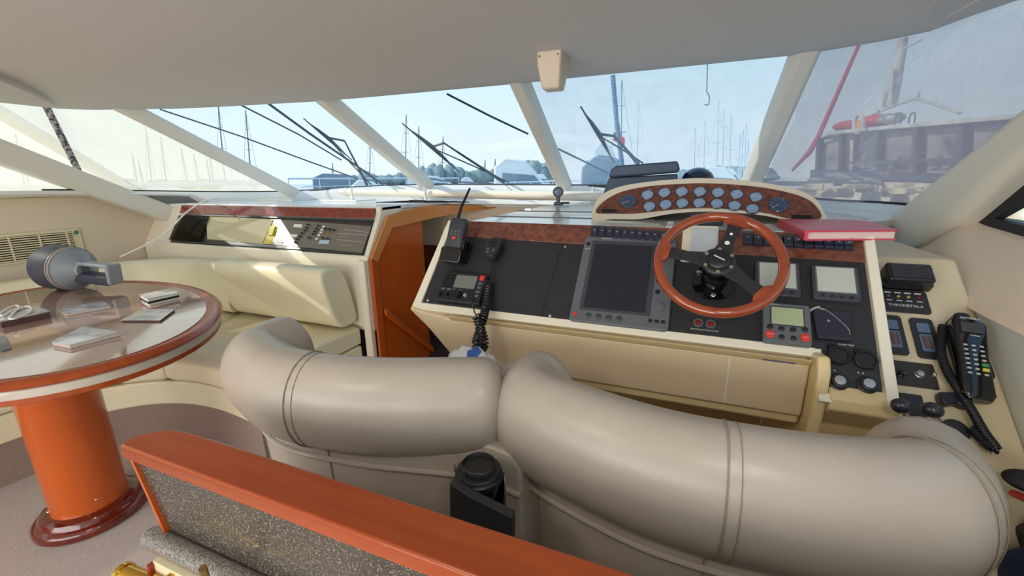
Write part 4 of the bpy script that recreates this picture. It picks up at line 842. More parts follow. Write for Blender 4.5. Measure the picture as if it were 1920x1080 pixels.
# things on the table
zt2 = .7895
def booklet(lab, pts, th, mt, me_, name='magazine', extra=None):
    P = [onz(x, y, zt2+th) for x, y in pts]; c_ = sum(P, V())/4; o = thing(name, lab, 'booklet' if name == 'magazine' else name, (c_.x, c_.y, zt2), None)
    MB().prism([(p.x, p.y) for p in P], zt2+.0005, zt2+th*.85).build('pages', me_, o, bevel=.001)
    MB().prism([((p.x-c_.x)*1.02+c_.x, (p.y-c_.y)*1.02+c_.y) for p in P], zt2+th*.85, zt2+th).build('cover', mt, o)
    return o, P, c_
COV1 = mat('photo_cover_blue', (150, 160, 180), .15, coat=.7, noise=(16, (220, 222, 228), .12, 6)); COV2 = mat('photo_cover_grey', (150, 150, 158), .15, coat=.7, noise=(20, (206, 208, 214), .1, 6)); COV3 = mat('white_cover', (232, 230, 224), .2, coat=.6, noise=(18, (190, 190, 196), .08, 5))
PAG = mat('page_edges', (214, 200, 190), .7); PAGD = mat('dark_page_edges', (92, 62, 66), .6)
booklet('thick glossy magazine lying nearest the near edge of the oval table', [(97, 640), (155, 612), (224, 622), (130, 646)], .016, COV1, PAG)
booklet('thin flat magazine near the middle of the oval table', [(108, 581), (190, 564), (207, 573), (124, 588)], .012, COV2, PAG)
booklet('white leaflet with a pointed corner at the right side of the table', [(227, 600), (268, 579), (327, 580), (300, 600)], .008, COV3, PAGD, 'leaflet')
o, P, c_ = booklet('small stack of two white cases at the right end of the table', [(262, 552), (318, 541), (333, 548), (277, 560)], .034, COV3, mat('white_edges', (226, 226, 222), .4), 'case')
MB().prism([((p.x-c_.x)*1.03+c_.x, (p.y-c_.y)*1.05+c_.y) for p in P], zt2+.010, zt2+.020).build('dark_band', BSHINE, o)
booklet('dark edged booklet under the folded cables at the left end of the table', [(-25, 592), (66, 573), (92, 583), (0, 602)], .028, COV2, PAGD)
P = [onz(x, y, zt2+.034) for x, y in [(18, 596), (30, 582), (45, 575), (58, 577), (55, 585), (38, 594), (24, 598)]]
t = tag(MB().tube(cat(P, 5, True), .004, 7, closed=True).build('cable_loop', WHT), 'looped white cable resting on the dark edged booklet', 'cable')
P = [onz(x, y, zt2+.034) for x, y in [(0, 588), (14, 578), (30, 573), (36, 577), (20, 584), (4, 592)]]
t = tag(MB().tube(cat(P, 5, True), .004, 7, closed=True).build('cable_loop', WHT), 'smaller white cable loop at the left edge of the booklet', 'cable')
t = tag(MB().prism([(p.x, p.y) for p in [onz(x, y, zt2) for x, y in [(-10, 632), (10, 632), (22, 655), (4, 660), (-10, 655)]]], zt2, zt2+.004).build('flat_card', GREYP, bevel=.001), 'small grey card on the near left of the table', 'card')
# torch / spotlight
a = onz(128, 546, zt2); hc_ = onY(117, 501, a.y+.03); tl_ = onY(225, 514, a.y+.10)
ax = (tl_-hc_).normalized(); FLF = frame(hc_, ax, V((0, 0, 1))-ax*ax.z)
Ms = FLF @ Matrix(((0, 0, 1, 0), (1, 0, 0, 0), (0, 1, 0, 0), (0, 0, 0, 1)))    # local z = torch axis
fl = thing('torch', 'big dark blue and grey hand torch lying on the back of the table', 'torch', (hc_.x, hc_.y, zt2))
TG = mat('torch_navy', (54, 58, 74), .5); TG2 = mat('torch_grey', (142, 150, 156), .4)
RH = .118
MB(Ms).lathe([(.02, -.046), (RH*.97, -.048), (RH*1.0, -.04), (RH*.97, .055), (RH*.94, .057)], n=36).build('head_shroud', TG, fl)
MB(Ms).lathe([(RH*.90, .053), (RH*.96, .057), (RH*.96, .064), (RH*.91, .066), (RH*.94, .069), (RH*.93, .078), (RH*.88, .080)], n=36).build('ribbed_collar', mat('torch_collar', (150, 140, 136), .4), fl)
MB(Ms).lathe([(RH*.9, .078), (RH*.82, .086), (RH*.50, .122), (RH*.36, .136), (RH*.34, .15)], n=32).build('cone', TG2, fl)
MB(FLF).box((.215, -.036, 0), (.215, .050, .075)).build('battery_body', TG, fl, bevel=.012, seg=3)
MB(FLF).box((.225, .036, 0), (.20, .020, .05)).build('carry_handle', TG2, fl, bevel=.008, seg=3)
MB(FLF).box((.325, -.004, 0), (.022, .105, .07)).build('end_block', TG2, fl, bevel=.01, seg=3)
MB(FLF).box((.135, .004, 0), (.03, .07, .06)).build('end_block', TG2, fl, bevel=.01, seg=3)

# ================================================================== HELM SEATS
def helm_seat(lab, path, r, rv, zc, seams, capi, lowp, z0):
    o = thing('helm_chair', lab, 'chair', (sum(p[0] for p in path)/len(path), .75, 0))
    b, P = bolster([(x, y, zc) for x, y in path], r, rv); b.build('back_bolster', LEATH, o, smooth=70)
    def ringat(s_, off=.0012):
        i = min(int(s_*(len(P)-1)), len(P)-2); f = s_*(len(P)-1)-i; c = P[i].lerp(P[i+1], f); T = (P[i+1]-P[i]).normalized(); S = V((T.y, -T.x, 0))
        return [c + S*(r+off)*math.cos(a) + V((0, 0, (rv+off)*math.sin(a))) for a in [2*math.pi*j/40 for j in range(40)]]
    for s_ in seams:
        MB().tube(ringat(s_), .0013, 6, closed=True).build('seam', STITCH, o)
        MB().tube(ringat(s_+.014, .0006), .0008, 5, closed=True).build('stitch_line', STITCH, o)
    # lower back shell and piping
    LP = cat([(x, y, 0) for x, y in lowp], 8)
    def off(w_, z): 
        ou, in_ = [], []
        for i, p in enumerate(LP):
            T = (LP[min(i+1, len(LP)-1)]-LP[max(i-1, 0)]).normalized(); S = V((-T.y, T.x, 0))
            ou.append(V((p.x, p.y, z))-S*w_); in_.append(V((p.x, p.y, z))+S*.03)
        return ou + in_[::-1]
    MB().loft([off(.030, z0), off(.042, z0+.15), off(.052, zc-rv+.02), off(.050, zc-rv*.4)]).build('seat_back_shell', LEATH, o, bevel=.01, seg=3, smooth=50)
    ou = off(.054, zc-rv-.015)[:len(LP)]; MB().tube(ou, .006, 8).build('piping', LEATH, o)
    for s_ in (.22, .5, .75):
        i = int(s_*(len(LP)-1)); MB().tube([off(w_+.001, z)[i] for w_, z in ((.031, z0+.01), (.042, z0+.15), (.052, zc-rv+.01))], .0014, 5).build('shell_seam', STITCH, o)
    xs = [p.x for p in LP]; cx_ = (min(xs)+max(xs))/2; wdt = (max(xs)-min(xs))/2-.03
    MB().loft([[V((cx_+(wdt-k)*math.copysign(abs(math.cos(a))**.6, math.cos(a)), .83+(.15-k)*math.copysign(abs(math.sin(a))**.6, math.sin(a)), z)) for a in [2*math.pi*j/32 for j in range(32)]] for k, z in ((.02, .50), (0, .53), (0, .58), (.03, .61))]).build('seat_cushion', LEATH, o, smooth=60)
    MB().lathe([(.14, 0), (.13, .02), (.05, .05), (.05, .46), (.12, .49), (.12, .51)], (cx_, .83, 0), 28).build('pedestal', GREYD, o)
    return o
Lp1 = [(-1.03, .80), (-1.02, .729), (-1.002, .690), (-.936, .66), (-.802, .625), (-.598, .649), (-.364, .735)]
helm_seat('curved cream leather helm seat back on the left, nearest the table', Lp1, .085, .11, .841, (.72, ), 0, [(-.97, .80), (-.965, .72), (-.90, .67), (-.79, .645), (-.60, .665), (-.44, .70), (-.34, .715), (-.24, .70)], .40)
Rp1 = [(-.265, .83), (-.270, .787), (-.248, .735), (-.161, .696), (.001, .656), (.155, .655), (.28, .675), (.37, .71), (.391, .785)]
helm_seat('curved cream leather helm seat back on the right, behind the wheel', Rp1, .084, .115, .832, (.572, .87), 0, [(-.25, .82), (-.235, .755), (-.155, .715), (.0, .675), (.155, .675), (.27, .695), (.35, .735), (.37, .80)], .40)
# leather gusset between the seats
t = tag(MB().ell((-.315, .80, .865), (.075, .07, .05), 22, 12).build('armrest_pad', LEATH, smooth=70), 'small cream leather pad filling the gap between the two helm seats', 'armrest')
# towel
P = onY(883, 668, .84)
t = MB()
random.seed(3)
rows = []
for i in range(10):
    u = i/9; row = []
    for j in range(16):
        v_ = j/15; row.append((P.x-.055+.11*u+.004*math.sin(j*1.3), .80+.08*v_, P.z-.015+.030*math.sin(math.pi*v_)*math.sin(math.pi*u)**.6+.006*math.sin(i*2.1+j*.9)-(.05*max(0, v_-.6))))
    rows.append(row)
towm = mat('towel', (226, 228, 230), .95, bump=(300, .8, .003))
tw = MB().grid(rows).build('folded_towel', towm, solid=.008, smooth=70)
tag(tw, 'crumpled white towel with blue stripes between the helm seats', 'towel')
st_ = MB().grid([[(p[0], p[1]-.003, p[2]+.0105) for p in r[0:15]] for r in rows[5:8]]).build('blue_stripe', mat('towel_blue', (64, 100, 170), .95), tw, smooth=70)

# ================================================================== CUP + HOLDER
cz = .79; cc2 = onz(905, 880, cz)
cup = thing('coffee_cup', 'black takeaway coffee cup with lid wedged between the helm seats', 'cup', (cc2.x, cc2.y-.04, cz-.12))
cx_, cy_ = cc2.x, cc2.y-.015
MB().lathe([(.028, cz-.12), (.040, cz-.004), (.040, cz)], (cx_, cy_, 0), 36).build('cup_body', BSHINE, cup)
LM = mat('matte_black_lid', (24, 24, 26), .4)
MB().lathe([(.044, cz-.006), (.0445, cz+.002), (.042, cz+.004), (.0405, cz+.008), (.042, cz+.010), (.0395, cz+.014), (.034, cz+.015), (.032, cz+.024), (.030, cz+.026), (.027, cz+.019), (.004, cz+.018)], (cx_, cy_, 0), 40).build('lid', LM, cup)
ch = thing('cup_holder', 'black angled cup holder sleeve behind the wooden bar', 'cup holder', (cx_, cy_, .62))
n = 40; A = []
outer_r = .049
tp1 = [V((cx_+outer_r*math.cos(a), cy_+outer_r*math.sin(a), cz-.012-.085*max(0, -math.sin(a-.5)+.1)*.8)) for a in [2*math.pi*j/n for j in range(n)]]
bt1 = [V((p.x, p.y, .64)) for p in tp1]
tin = [V((cx_+(p.x-cx_)*.95, cy_+(p.y-cy_)*.95, p.z)) for p in tp1]; bin_ = [V((p.x, p.y, .645)) for p in tin]
MB().loft([bt1, tp1, tin, bin_]).build('sleeve', BPLAS, ch, smooth=40)
wy = cy_-.056; wg = [onY(x, y, wy) for x, y in [(846, 902), (880, 925), (962, 966), (962, 1010), (846, 1010)]]
MB().prism([(p.x, p.z) for p in wg], wy-.006, wy+.012, 'y').build('mounting_wedge', mat('wedge_charcoal', (42, 42, 46), .45), ch, bevel=.002)

# ================================================================== BAR WITH GRANITE
bar = thing('galley_partition', 'low galley partition with thick cherry wood cap and granite splashback', 'partition', (-.3, .36, 0))
zb = .88
pts = [(-.78, .404), (-.81, .403), (-.84, .398), (-.862, .388), (-.878, .370), (-.885, .352), (-.882, .336), (-.874, .332), (.6, .334), (.6, .406)]
MB().prism(pts, zb-.028, zb).build('wooden_cap', CHERRYX, bar, bevel=.006, seg=4)
MB().prism([(.372, .62), (.395, .62), (.395, zb-.028), (.345, zb-.028)], -.868, .6, 'x').build('granite_splashback', GRAN, bar)
MB().prism([(.340, zb-.03), (.347, zb-.03), (.372, .62), (.364, .62)], -.876, -.868, 'x').build('end_trim', CHERRY, bar)
MB().prism([(.372, 0), (.398, 0), (.398, .62), (.372, .62)], -.874, .6, 'x').build('partition_back', CREAMP, bar)
lipA = onz(262, 1003, .655); 
MB().loft([[V((x, .352+.020*math.cos(a)*1.0, .655+.020*math.sin(a))) for a in [2*math.pi*j/16 for j in range(16)]] for x in (-.905, -.9, .6)]).build('granite_nosing', GRANL, bar, smooth=50)
MB().prism([(.30, .0), (.372, .0), (.372, .635), (.33, .635)], -.868, .6, 'x').build('cabinet_front', CREAMP, bar)
MB().prism([(.296, .0), (.304, .0), (.335, .63), (.322, .63)], -.874, -.866, 'x').build('red_edge_trim', mat('red_brown_trim', (150, 52, 38), .3), bar)
a = onz(318, 1078, .55)
MB().prism([(.300, .0), (.306, .0), (.330, .63), (.322, .63)], -.815, -.805, 'x').build('brass_strip', BRASS, bar)
p1 = onz(232, 1075, .60); p2 = onz(330, 1115, .60)
rl = thing('brass_rail', 'polished brass rail end at the bottom left of the partition', 'rail', p1)
MB().cyl(p1, p1+(p2-p1)*6, .017, n=24).build('rail_tube', BRASS, rl, bevel=.003)
MB().cyl(p1-(p2-p1).normalized()*.004, p1+(p2-p1).normalized()*.006, .019, n=24).build('end_ring', BRASS, rl)
q1 = onY(380, 1065, .31); MB().cyl(q1, p1+(p2-p1)*1.7, .006, n=12).build('rail_stay', mat('brass_dark', (150, 130, 80), .3, metal=.8), rl)

# ================================================================== OUTSIDE
ZW = -1.2
sea = MB().prism([(-400, -60), (400, -60), (400, 600), (-400, 600)], ZW-.5, ZW).build('sea_water', mat('sea', (120, 150, 165), .12, noise=(.4, (150, 176, 190), .3), bump=(2.5, .5, .1)))
tag(sea, 'pale blue grey harbour water beyond the windscreen', 'water', kind='stuff')
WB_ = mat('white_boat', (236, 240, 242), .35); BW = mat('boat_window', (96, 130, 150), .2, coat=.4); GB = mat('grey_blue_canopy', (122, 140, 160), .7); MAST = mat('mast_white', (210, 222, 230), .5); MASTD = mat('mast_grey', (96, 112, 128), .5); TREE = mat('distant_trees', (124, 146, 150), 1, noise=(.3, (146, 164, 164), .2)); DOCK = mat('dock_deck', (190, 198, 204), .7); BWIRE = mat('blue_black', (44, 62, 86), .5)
# foredeck of this boat
fd = MB().loft([[V((-4.05, 2.5, 1.0)), V((-3.7, 3.0, 1.0)), V((-3.0, 3.25, 1.0)), V((-2, 3.35, 1.02)), V((.2, 3.35, 1.02)), V((.85, 3.15, 1.0)), V((1.1, 2.6, 1.0))], [V((-4.05, 3.0, .9)), V((-3.7, 4.2, .75)), V((-3.0, 5.6, .72)), V((-1.9, 6.4, .75)), V((-.3, 6.2, .75)), V((.8, 4.6, .72)), V((1.1, 3.2, .9))]], cap=False, closed=False).build('foredeck', GELW)
tag(fd, 'white foredeck of this boat in front of the windscreen', 'deck')
# tree line and far shore
def treeline(x0, x1, ytops, D, lab):
    pts = []; n = len(ytops)
    A = [far(x0+(x1-x0)*k/(n-1), y, D) for k, y in enumerate(ytops)]
    b = MB(); random.seed(int(x0))
    for k in range(n-1):
        for j in range(14):
            p = A[k].lerp(A[k+1], j/14); r = 3.0+random.random()*3; hgt = max(3, p.z-ZW)
            hh = hgt*.5*random.uniform(.55, 1.08); r *= .55; b.ell((p.x+random.uniform(-2, 2), p.y+random.uniform(-4, 4), ZW+.02+hh), (r*1.6, r, hh), 9, 6)
    o = b.build('shore_trees', TREE); tag(o, lab, 'trees', kind='stuff')
treeline(170, 470, [338, 335, 337, 334, 336, 338], 260, 'hazy trees on the far shore left of the first windscreen post')
treeline(640, 1040, [338, 320, 330, 322, 308, 306, 318, 320, 302, 302, 306], 260, 'hazy trees on the far shore behind the masts ahead')
treeline(1280, 1450, [318, 316, 312, 312, 314, 316], 260, 'hazy trees on the far shore ahead of the gauge arch')
# masts
random.seed(11)
mg = 0
def mastobj(x, ytop, ybot, D, m, lab, r=None, lean=0):
    p = far(x, ybot, D); q = far(x+lean, ytop, D); p.z = ZW+.01
    k = r or D*.0013
    o = thing('yacht_mast', lab, 'mast', p, 'masts of the moored yachts')
    MB().cyl(p, q, k, k*.7, 7).build('mast_pole', m, o)
    for f, wf in ((.55, .05), (.78, .035)):
        c = p.lerp(q, f); ww = (q-p).length*wf; MB().cyl(c-V((ww, 0, 0)), c+V((ww, 0, 0)), k*.4, n=5).build('spreader', m, o)
    hl = V(((q-p).length*.16, 0, 0)); MB().cyl(p+hl, q, k*.22, n=4).build('stay_wire', m, o); MB().cyl(p-hl, q, k*.22, n=4).build('stay_wire', m, o)
    return o
ml = [(38, 250, 'grey'), (48, 268, 'grey'), (282, 240, 'tall'), (310, 258, ''), (350, 278, ''), (372, 288, ''), (395, 296, ''), (255, 288, ''), (268, 300, ''), (420, 200, ''), (470, 206, ''), (400, 285, ''), (690, 250, ''), (622, 305, ''), (758, 215, ''), (784, 236, ''), (826, 256, ''), (905, 300, ''), (925, 298, ''), (945, 297, ''),
      (1194, 188, ''), (1165, 150, ''), (1302, 238, ''), (1345, 185, ''), (1356, 202, ''), (1368, 214, ''), (1389, 242, ''), (1396, 230, ''), (1385, 250, ''), (1399, 262, ''), (1320, 225, ''), (1100, 300, '')]
ORD = ['first', 'second', 'third', 'fourth', 'fifth', 'sixth', 'seventh', 'eighth', 'ninth', 'tenth', 'eleventh', 'twelfth', 'thirteenth', 'fourteenth']
ml.sort(); cnt = {}
for i, (x, y, _) in enumerate(ml):
    where = 'port side window' if x < 400 else 'first windscreen pane' if x < 560 else 'second windscreen pane' if x < 720 else 'middle windscreen pane' if x < 1060 else 'helm windscreen pane'
    cnt[where] = cnt.get(where, 0)+1
    mastobj(x, y, 345, 60+7*(i % 6), MAST if x > 1180 else MASTD, ORD[cnt[where]-1]+' thin yacht mast from the left seen through the '+where, lean=(3 if x > 600 else -9) + (random.random()-.5)*4)['group'] = 'yacht masts seen through the '+where
# pontoon and rails at left
def band(x0, y0, x1, y1, D0, D1, th, nm, lab, m, catn):
    A, B = far(x0, y0, D0), far(x1, y1, D1); o = thing(nm, lab, catn, V((A.x, A.y, ZW)))
    MB().tube([A, B], th, 8).build('rail_bar', m, o)
    for k in range(7): p = A.lerp(B, k/6); MB().cyl(V((p.x, p.y, ZW)), p, th*.6, n=7).build('rail_post', m, o)
    return o
band(190, 347, 520, 343, 9, 9, .035, 'guard_rail', 'long white guard rail beyond the port window', MAST, 'rail')
band(-40, 352, 130, 350, 9, 9, .035, 'guard_rail', 'white guard rail beyond the lower port window', MAST, 'rail')
band(540, 335, 860, 334, 18, 18, .03, 'guard_rail', 'thin white rail beyond the second windscreen pane', MAST, 'rail')
ORD2 = ['first', 'second', 'third', 'fourth', 'fifth', 'sixth', 'seventh', 'eighth', 'ninth', 'tenth']
# moored motor boats
def cruiser(x0, x1, ytop, D, lab, L=9, canopy=None, m=WB_):
    A, B = far(x0, 345, D), far(x1, 345, D); A.z = B.z = ZW; c = A.lerp(B, .5); ex = (B-A).normalized(); W_ = (B-A).length; Ft = frame(c, ex, V((-ex.y, ex.x, 0)))
    zt = EYE.z+(335-ytop)/FPX*D-ZW; o = thing('motor_cruiser', lab, 'boat', c, None)
    hw = W_/2; hb = max(.9, zt*.55)
    MB(Ft).loft([[(-hw*.92, -1.2, 0), (hw*.8, -1.2, 0), (hw*.95, 0, 0), (hw*.8, 1.2, 0), (-hw*.92, 1.2, 0)], [(-hw, -1.5, hb), (hw*.85, -1.5, hb), (hw*1.12, 0, hb*1.06), (hw*.85, 1.5, hb), (-hw, 1.5, hb)]]).build('hull', m, o)
    MB(Ft).prism([(-hw*.7, hb), (hw*.6, hb), (hw*.25, hb+(zt-hb)*.6), (0, zt*.97), (-hw*.45, zt), (-hw*.68, zt*.9)], -1.1, 1.1, 'y').build('superstructure', canopy or m, o, bevel=.08)
    MB(Ft).prism([(-hw*.5, hb+(zt-hb)*.18), (hw*.42, hb+(zt-hb)*.18), (hw*.2, hb+(zt-hb)*.52), (-hw*.5, hb+(zt-hb)*.6)], -1.14, 1.14, 'y').build('side_window', BW, o)
    for s_ in (-1, 1): MB(Ft).tube([(-hw*.9, s_*1.4, hb+.5), (hw*.9, s_*1.3, hb+.55)], .025, 5).build('deck_rail', MAST, o)
    for k in range(6): MB(Ft).cyl((-hw*.9+k*hw*.34, -1.4, hb), (-hw*.9+k*hw*.34, -1.4, hb+.52), .018, n=5).build('stanchion', MAST, o)
    return o
cruiser(905, 1065, 300, 20, 'large white motor cruiser with curved roof behind the central windscreen post')
cruiser(1065, 1260, 300, 15, 'motor cruiser with grey-blue canopy ahead of the covered display', canopy=GB)
cruiser(1290, 1430, 318, 26, 'white motor cruiser beyond the dome compass')
cruiser(560, 730, 322, 34, 'long low cruiser beyond the second windscreen pane', canopy=GB)
cruiser(740, 900, 326, 36, 'low white cruiser beyond the middle windscreen pane')
cruiser(395, 520, 332, 30, 'low white cruiser beyond the first windscreen post')
cruiser(250, 390, 336, 44, 'low pale cruiser beyond the port side window')
cruiser(-30, 110, 340, 30, 'low cruiser beyond the lower port window')
cruiser(640, 760, 333, 22, 'small white boat just beyond the windscreen base')
cruiser(1100, 1180, 278, 45, 'distant flybridge boat with radar mast beyond the third wiper')
for k, (x0_, x1_, yt_) in enumerate([(180, 235, 334), (432, 480, 335), (505, 550, 333), (590, 640, 334), (660, 705, 332), (800, 850, 334), (858, 905, 330), (1000, 1040, 326), (1180, 1225, 325), (1345, 1400, 322)]):
    cruiser(x0_, x1_, yt_, 55+3*(k % 3), 'small white yacht in the distant moored row, '+ORD2[k]+' from the left')
# little red flag
A = far(1150, 258, 40)
fg = thing('red_ensign', 'small red ensign flag seen behind the third wiper', 'flag', V((A.x, A.y, ZW)))
MB().cyl(V((A.x, A.y, ZW)), A+V((0, 0, .6)), .04, n=6).build('flag_staff', MAST, fg)
MB().grid([[A+V((.0+.25*i, .08*math.sin(i), .5-.18*j-.15*i)) for j in range(5)] for i in range(5)]).build('flag_cloth', mat('flag_red', (226, 60, 60), .8), fg, solid=.02)
# wipers, ropes on and beyond the screen
def wiper(lab, tip, tail, piv, arm, Ys):
    A, B, C_, D_ = onY(*tip, Ys[0]), onY(*tail, Ys[1]), onY(*piv, Ys[2]), onY(*arm, Ys[3])
    o = thing('windscreen_wiper', lab, 'wiper', D_)
    mid = A.lerp(B, .5); nrm = V((0, -.45, .9))*.02
    MB().tube([A, A.lerp(B, .25), A.lerp(B, .5), A.lerp(B, .75), B], [.004, .006, .007, .006, .004], 7).build('rubber_blade', BWIRE, o)
    MB().tube([A.lerp(B, .12), A.lerp(B, .3)+nrm*.8, mid+nrm*1.2, A.lerp(B, .7)+nrm*.8, A.lerp(B, .88)], [.004, .008, .012, .008, .004], 7).build('bow', BWIRE, o)
    MB().cyl(mid+nrm, C_, .008, n=7).build('link', BWIRE, o)
    MB().tube([C_, C_.lerp(D_, .5), D_], [.006, .009, .014], 8).build('arm', BWIRE, o)
    MB().tube([mid+nrm*.5, mid.lerp(D_, .55)+V((.01, 0, .012)), D_+V((.03, .02, 0))], [.004, .005, .006], 8).build('second_arm', BWIRE, o)
wiper('left hand wiper resting across the second windscreen pane', (569, 222), (660, 300), (646, 264), (688, 346), (2.45, 2.78, 2.68, 3.08))
wiper('middle wiper resting across the centre windscreen pane', (754, 231), (862, 323), (832, 268), (945, 342), (2.45, 2.9, 2.65, 3.08))
wiper('right hand wiper on the windscreen pane ahead of the helm', (1089, 200), (1152, 305), (1152, 255), (1196, 306), (2.35, 2.85, 2.62, 2.95))
def line(lab, pts, Y0, Y1, r, m=BWIRE, nm='rope', catn='rope'):
    n = len(pts); P = [onY(x, y, Y0+(Y1-Y0)*k/(n-1)) for k, (x, y) in enumerate(pts)]
    return tag(MB().tube(P, r, 7).build(nm, m), lab, catn)
line('dark line crossing the first windscreen pane from its upper corner', [(300, 205), (450, 255), (580, 303), (672, 336)], 2.3, 3.2, .006)
line('dark line crossing the first windscreen pane through its top middle', [(452, 197), (560, 252), (640, 300)], 2.25, 2.9, .006)
line('dark line nearest the left hand wiper', [(503, 194), (580, 250), (660, 305), (718, 346)], 2.25, 3.12, .009)
line('dark line crossing the centre pane towards the helm pane', [(838, 176), (920, 218), (990, 251)], 2.2, 2.6, .006)
line('lower end of the dark line behind the central windscreen post', [(1040, 276), (1090, 300), (1140, 325)], 2.7, 3.1, .006)
line('cable lying along the foot of the centre windscreen pane', [(800, 334), (830, 339), (870, 342), (925, 344)], 3.1, 3.1, .006)
rp = mat('chequered_rope', (180, 176, 170), .9, noise=(60, (88, 66, 84), .06, 2))
def far2(x, y, d): return EYE+ray(x, y)*d
tag(MB().tube([onX(78, 182, -3.79), onX(92, 210, -3.80), onX(120, 266, -3.83), onX(150, 326, -3.87)], .019, 10).build('fender_rope', rp), 'thick purple and white braided rope outside the port window', 'rope')
tag(MB().tube([far2(1149, 142, 3.2), far2(1156, 225, 3.25), far2(1166, 306, 3.3), far2(1172, 372, 3.5), far2(1174, 410, 3.6)], .018, 10).build('braided_rope', mat('blue_braid', (70, 96, 130), .9, noise=(90, (130, 156, 186), .06, 2))), 'thick blue braided rope hanging ahead of the helm windscreen', 'rope')
tag(MB().tube([far2(1612, 80, 5.0), far2(1535, 255, 5.1), far2(1518, 285, 5.1)], [.02, .028, .03], 10).build('red_rope', mat('red_rope', (186, 60, 84), .8)), 'long red mooring rope outside the starboard window', 'rope').__setitem__('category', 'rope')
tag(MB().tube([far2(1518, 285, 5.1), far2(1485, 320, 5.2)], [.03, .015], 8).build('red_rope', mat('red_rope', (186, 60, 84), .8)), 'frayed lower end of the red mooring rope by the quay', 'rope')

hy = thing('halyard_hook', 'thin white halyard with a snap hook dangling ahead of the helm pane', 'rope', far2(1325, 200, 4.2))
MB().tube([far2(1327, 90, 4.2), far2(1326, 130, 4.2), far2(1325, 172, 4.2)], .007, 6).build('halyard_line', MASTD, hy)
MB().tube(cat([far2(1325, 172, 4.2), far2(1330, 182, 4.2), far2(1328, 196, 4.2), far2(1321, 196, 4.2)], 5), .006, 6).build('snap_hook', MASTD, hy)
# ---- neighbouring harbour boat seen through the grey mesh
A = far(1548, 350, 7.6); B = far(1945, 350, 5.6); A.z = B.z = 0
ex = (B-A).normalized(); NF = frame(A, ex, V((-ex.y, ex.x, 0))); NL = (B-A).length
if (NF.col[1].xyz).dot(A) < 0: NF = frame(A, ex, V((ex.y, -ex.x, 0)))
nb = thing('harbour_workboat', 'old cabin workboat with wide windows moored to starboard', 'boat', (A.x, A.y, ZW))
def nz(x, y, off=0.0):
    n_ = NF.col[1].xyz; d = ray(x, y); q = EYE+d*((A+n_*off-EYE).dot(n_)/d.dot(n_)); l = NF.inverted() @ q; return l.x, l.z
zf = NF.col[2].z
def NB(pts, y0, y1, nm, m, par=None, bev=0):
    P = [nz(*p) for p in pts]; return MB(NF).prism([(p[0], p[1]) for p in P], y0, y1, 'y').build(nm, m, par or nb, bevel=bev)
DW = mat('boat_dark_frame', (84, 84, 94), .6); WW = mat('boat_interior_brown', (226, 206, 188), .8, noise=(2.5, (136, 124, 122), .10, 6)); OLD = mat('old_white_paint', (214, 210, 200), .6, noise=(5, (184, 178, 168), .15)); STONE = mat('sunlit_tint_stone', (248, 226, 182), .9, noise=(6, (160, 146, 130), .12, 8))  # STONE tint is warmed in place of sunlight this boat blocks
NB([(1534, 262), (1560, 254), (1620, 247), (1925, 222), (1945, 210), (1700, 232), (1600, 242), (1552, 247)], -.05, 2.2, 'wheelhouse_roof', OLD, bev=.01)
NB([(1532, 268), (1560, 258), (1930, 226), (1930, 340), (1520, 330)], .10, .14, 'cabin_lining', WW)
for x0_, x1_ in [(1530, 1536), (1573, 1578), (1600, 1603), (1638, 1646), (1712, 1720), (1795, 1806), (1870, 1880)]:
    NB([(x0_+3, 256-(x0_-1530)*.08), (x1_+3, 256-(x1_-1530)*.08), (x1_, 330), (x0_, 330)], -.02, .05, 'window_post', DW)
NB([(1524, 318), (1930, 330), (1930, 346), (1522, 334)], -.03, .06, 'window_sill', DW)
NB([(1588, 303), (1940, 290), (1940, 297), (1588, 309)], -.01, .03, 'window_rail', DW)
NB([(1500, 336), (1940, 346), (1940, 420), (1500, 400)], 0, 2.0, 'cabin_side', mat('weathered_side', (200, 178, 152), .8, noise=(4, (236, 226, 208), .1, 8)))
for x0_, x1_ in [(1538, 1573), (1604, 1638), (1648, 1712), (1722, 1795), (1812, 1870)]:
    NB([(x0_+2, 262-(x0_-1530)*.08), (x1_, 262-(x1_-1530)*.08), (x1_, 318), (x0_, 318)], .02, .03, 'pane', glass('workboat_glass', (.85, .86, .88), .05))
for x in (1600, 1660, 1735, 1700, 1760):
    NB([(x, 290), (x+14, 292), (x+8, 316), (x-6, 316)], .06, .09, 'cabin_item', mat('cabin_item', (206, 186, 160), .7))
def NP(x, y, off=0): l = nz(x, y, off); return NF @ V((l[0], off, l[1]))
MB().tube([NP(1668, 200, .3), NP(1680, 150, .3), NP(1693, 72, .3)], [.07, .06, .05], 10).build('mast', OLD, nb)
MB().tube([NP(1693, 92, .3), NP(1728, 74, .3)], .012, 6).build('mast_stay', OLD, nb)
MB().tube([NP(1653, 203, .2), NP(1660, 168, .2)], .012, 6).build('whip_aerial', OLD, nb)
MB().tube(cat([NP(1636, 214, .1), NP(1700, 190, .1), NP(1725, 187, .1), NP(1800, 212, .1)], 6), .018, 7).build('roof_arch', OLD, nb)
MB().tube([NP(1720, 186, .1), NP(1722, 174, .1)], .014, 6).build('roof_light', OLD, nb)
REDB = mat('red_bag', (224, 58, 56), .7, noise=(8, (200, 60, 60), .2))
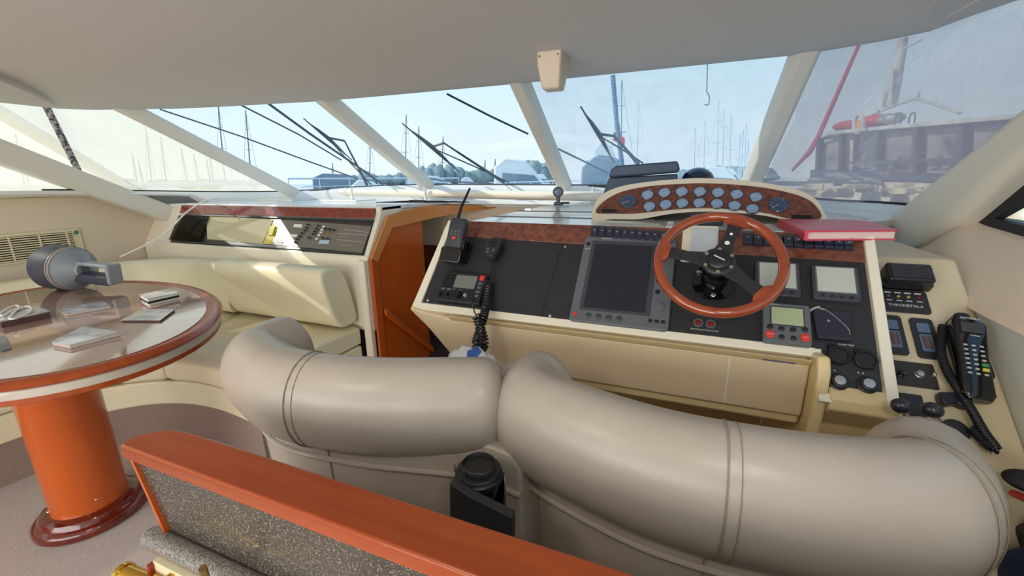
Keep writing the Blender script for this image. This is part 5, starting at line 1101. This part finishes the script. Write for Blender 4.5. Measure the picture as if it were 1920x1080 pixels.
MB().ell(NP(1590, 236, .3), (.18, .22, .07), 18, 10).build('red_float', REDB, nb, label='red float on the roof left of the lifebuoy')
MB().ell(NP(1641, 228, .3), (.17, .2, .09), 18, 10).build('red_float', REDB, nb, label='red float on the roof right of the lifebuoy')
MB().ell(NP(1672, 222, .3), (.13, .2, .07), 18, 10).build('white_canister', OLD, nb)
c_ = NP(1610, 232, -.02); lf = frame(c_, (ex+V((0, 0, .35))), V((-.35*ex.x, -.35*ex.y, 1)))
lb = thing('lifebuoy', 'white ring lifebuoy with orange centre on the workboat roof', 'lifebuoy', c_)
MB(lf).tube([(.075*math.cos(a), .115*math.sin(a), 0) for a in [2*math.pi*k/28 for k in range(28)]], .024, 9, closed=True).build('ring', OLD, lb)
MB(lf).ell((0, -.01, 0), (.035, .07, .015), 14, 8).build('orange_light', mat('orange_float', (226, 160, 50), .6), lb)
for k in range(2): MB().tube(cat([NP(1676+k*26, 235, .1), NP(1682+k*26, 214, .1), NP(1690+k*26, 214, .1), NP(1688+k*26, 233, .1)], 4), .008, 6).build('roof_hoop', DW, nb)
# quay stones and pallets below the starboard window
qs = thing('stone_quay', 'pale stone quay edge with boards below the starboard window', 'quay', far(1560, 370, 4.9))
random.seed(5)
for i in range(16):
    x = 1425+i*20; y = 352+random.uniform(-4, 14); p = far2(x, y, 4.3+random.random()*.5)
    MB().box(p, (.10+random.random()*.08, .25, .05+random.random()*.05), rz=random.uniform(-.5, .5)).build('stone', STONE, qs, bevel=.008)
for i in range(5):
    p = far2(1450+i*52, 342+random.uniform(-3, 3), 5.1); MB().box(p, (.34, .3, .05), rz=.1*i).build('board', mat('weathered_board', (120, 116, 116), .8), qs)
MB().prism([(far2(x, y, d)).xy[:] for x, y, d in [(1400, 385, 4.2), (1900, 392, 4.2), (2050, 352, 4.9), (1400, 347, 4.9)]], .60, .98).build('quay_surface', mat('quay_sunlit_brown', (216, 188, 148), .9, noise=(7, (150, 128, 104), .12, 8)), qs)  # warm quay colour carries the sunlight missing in this boat's shade
print('objects', len(bpy.data.objects))
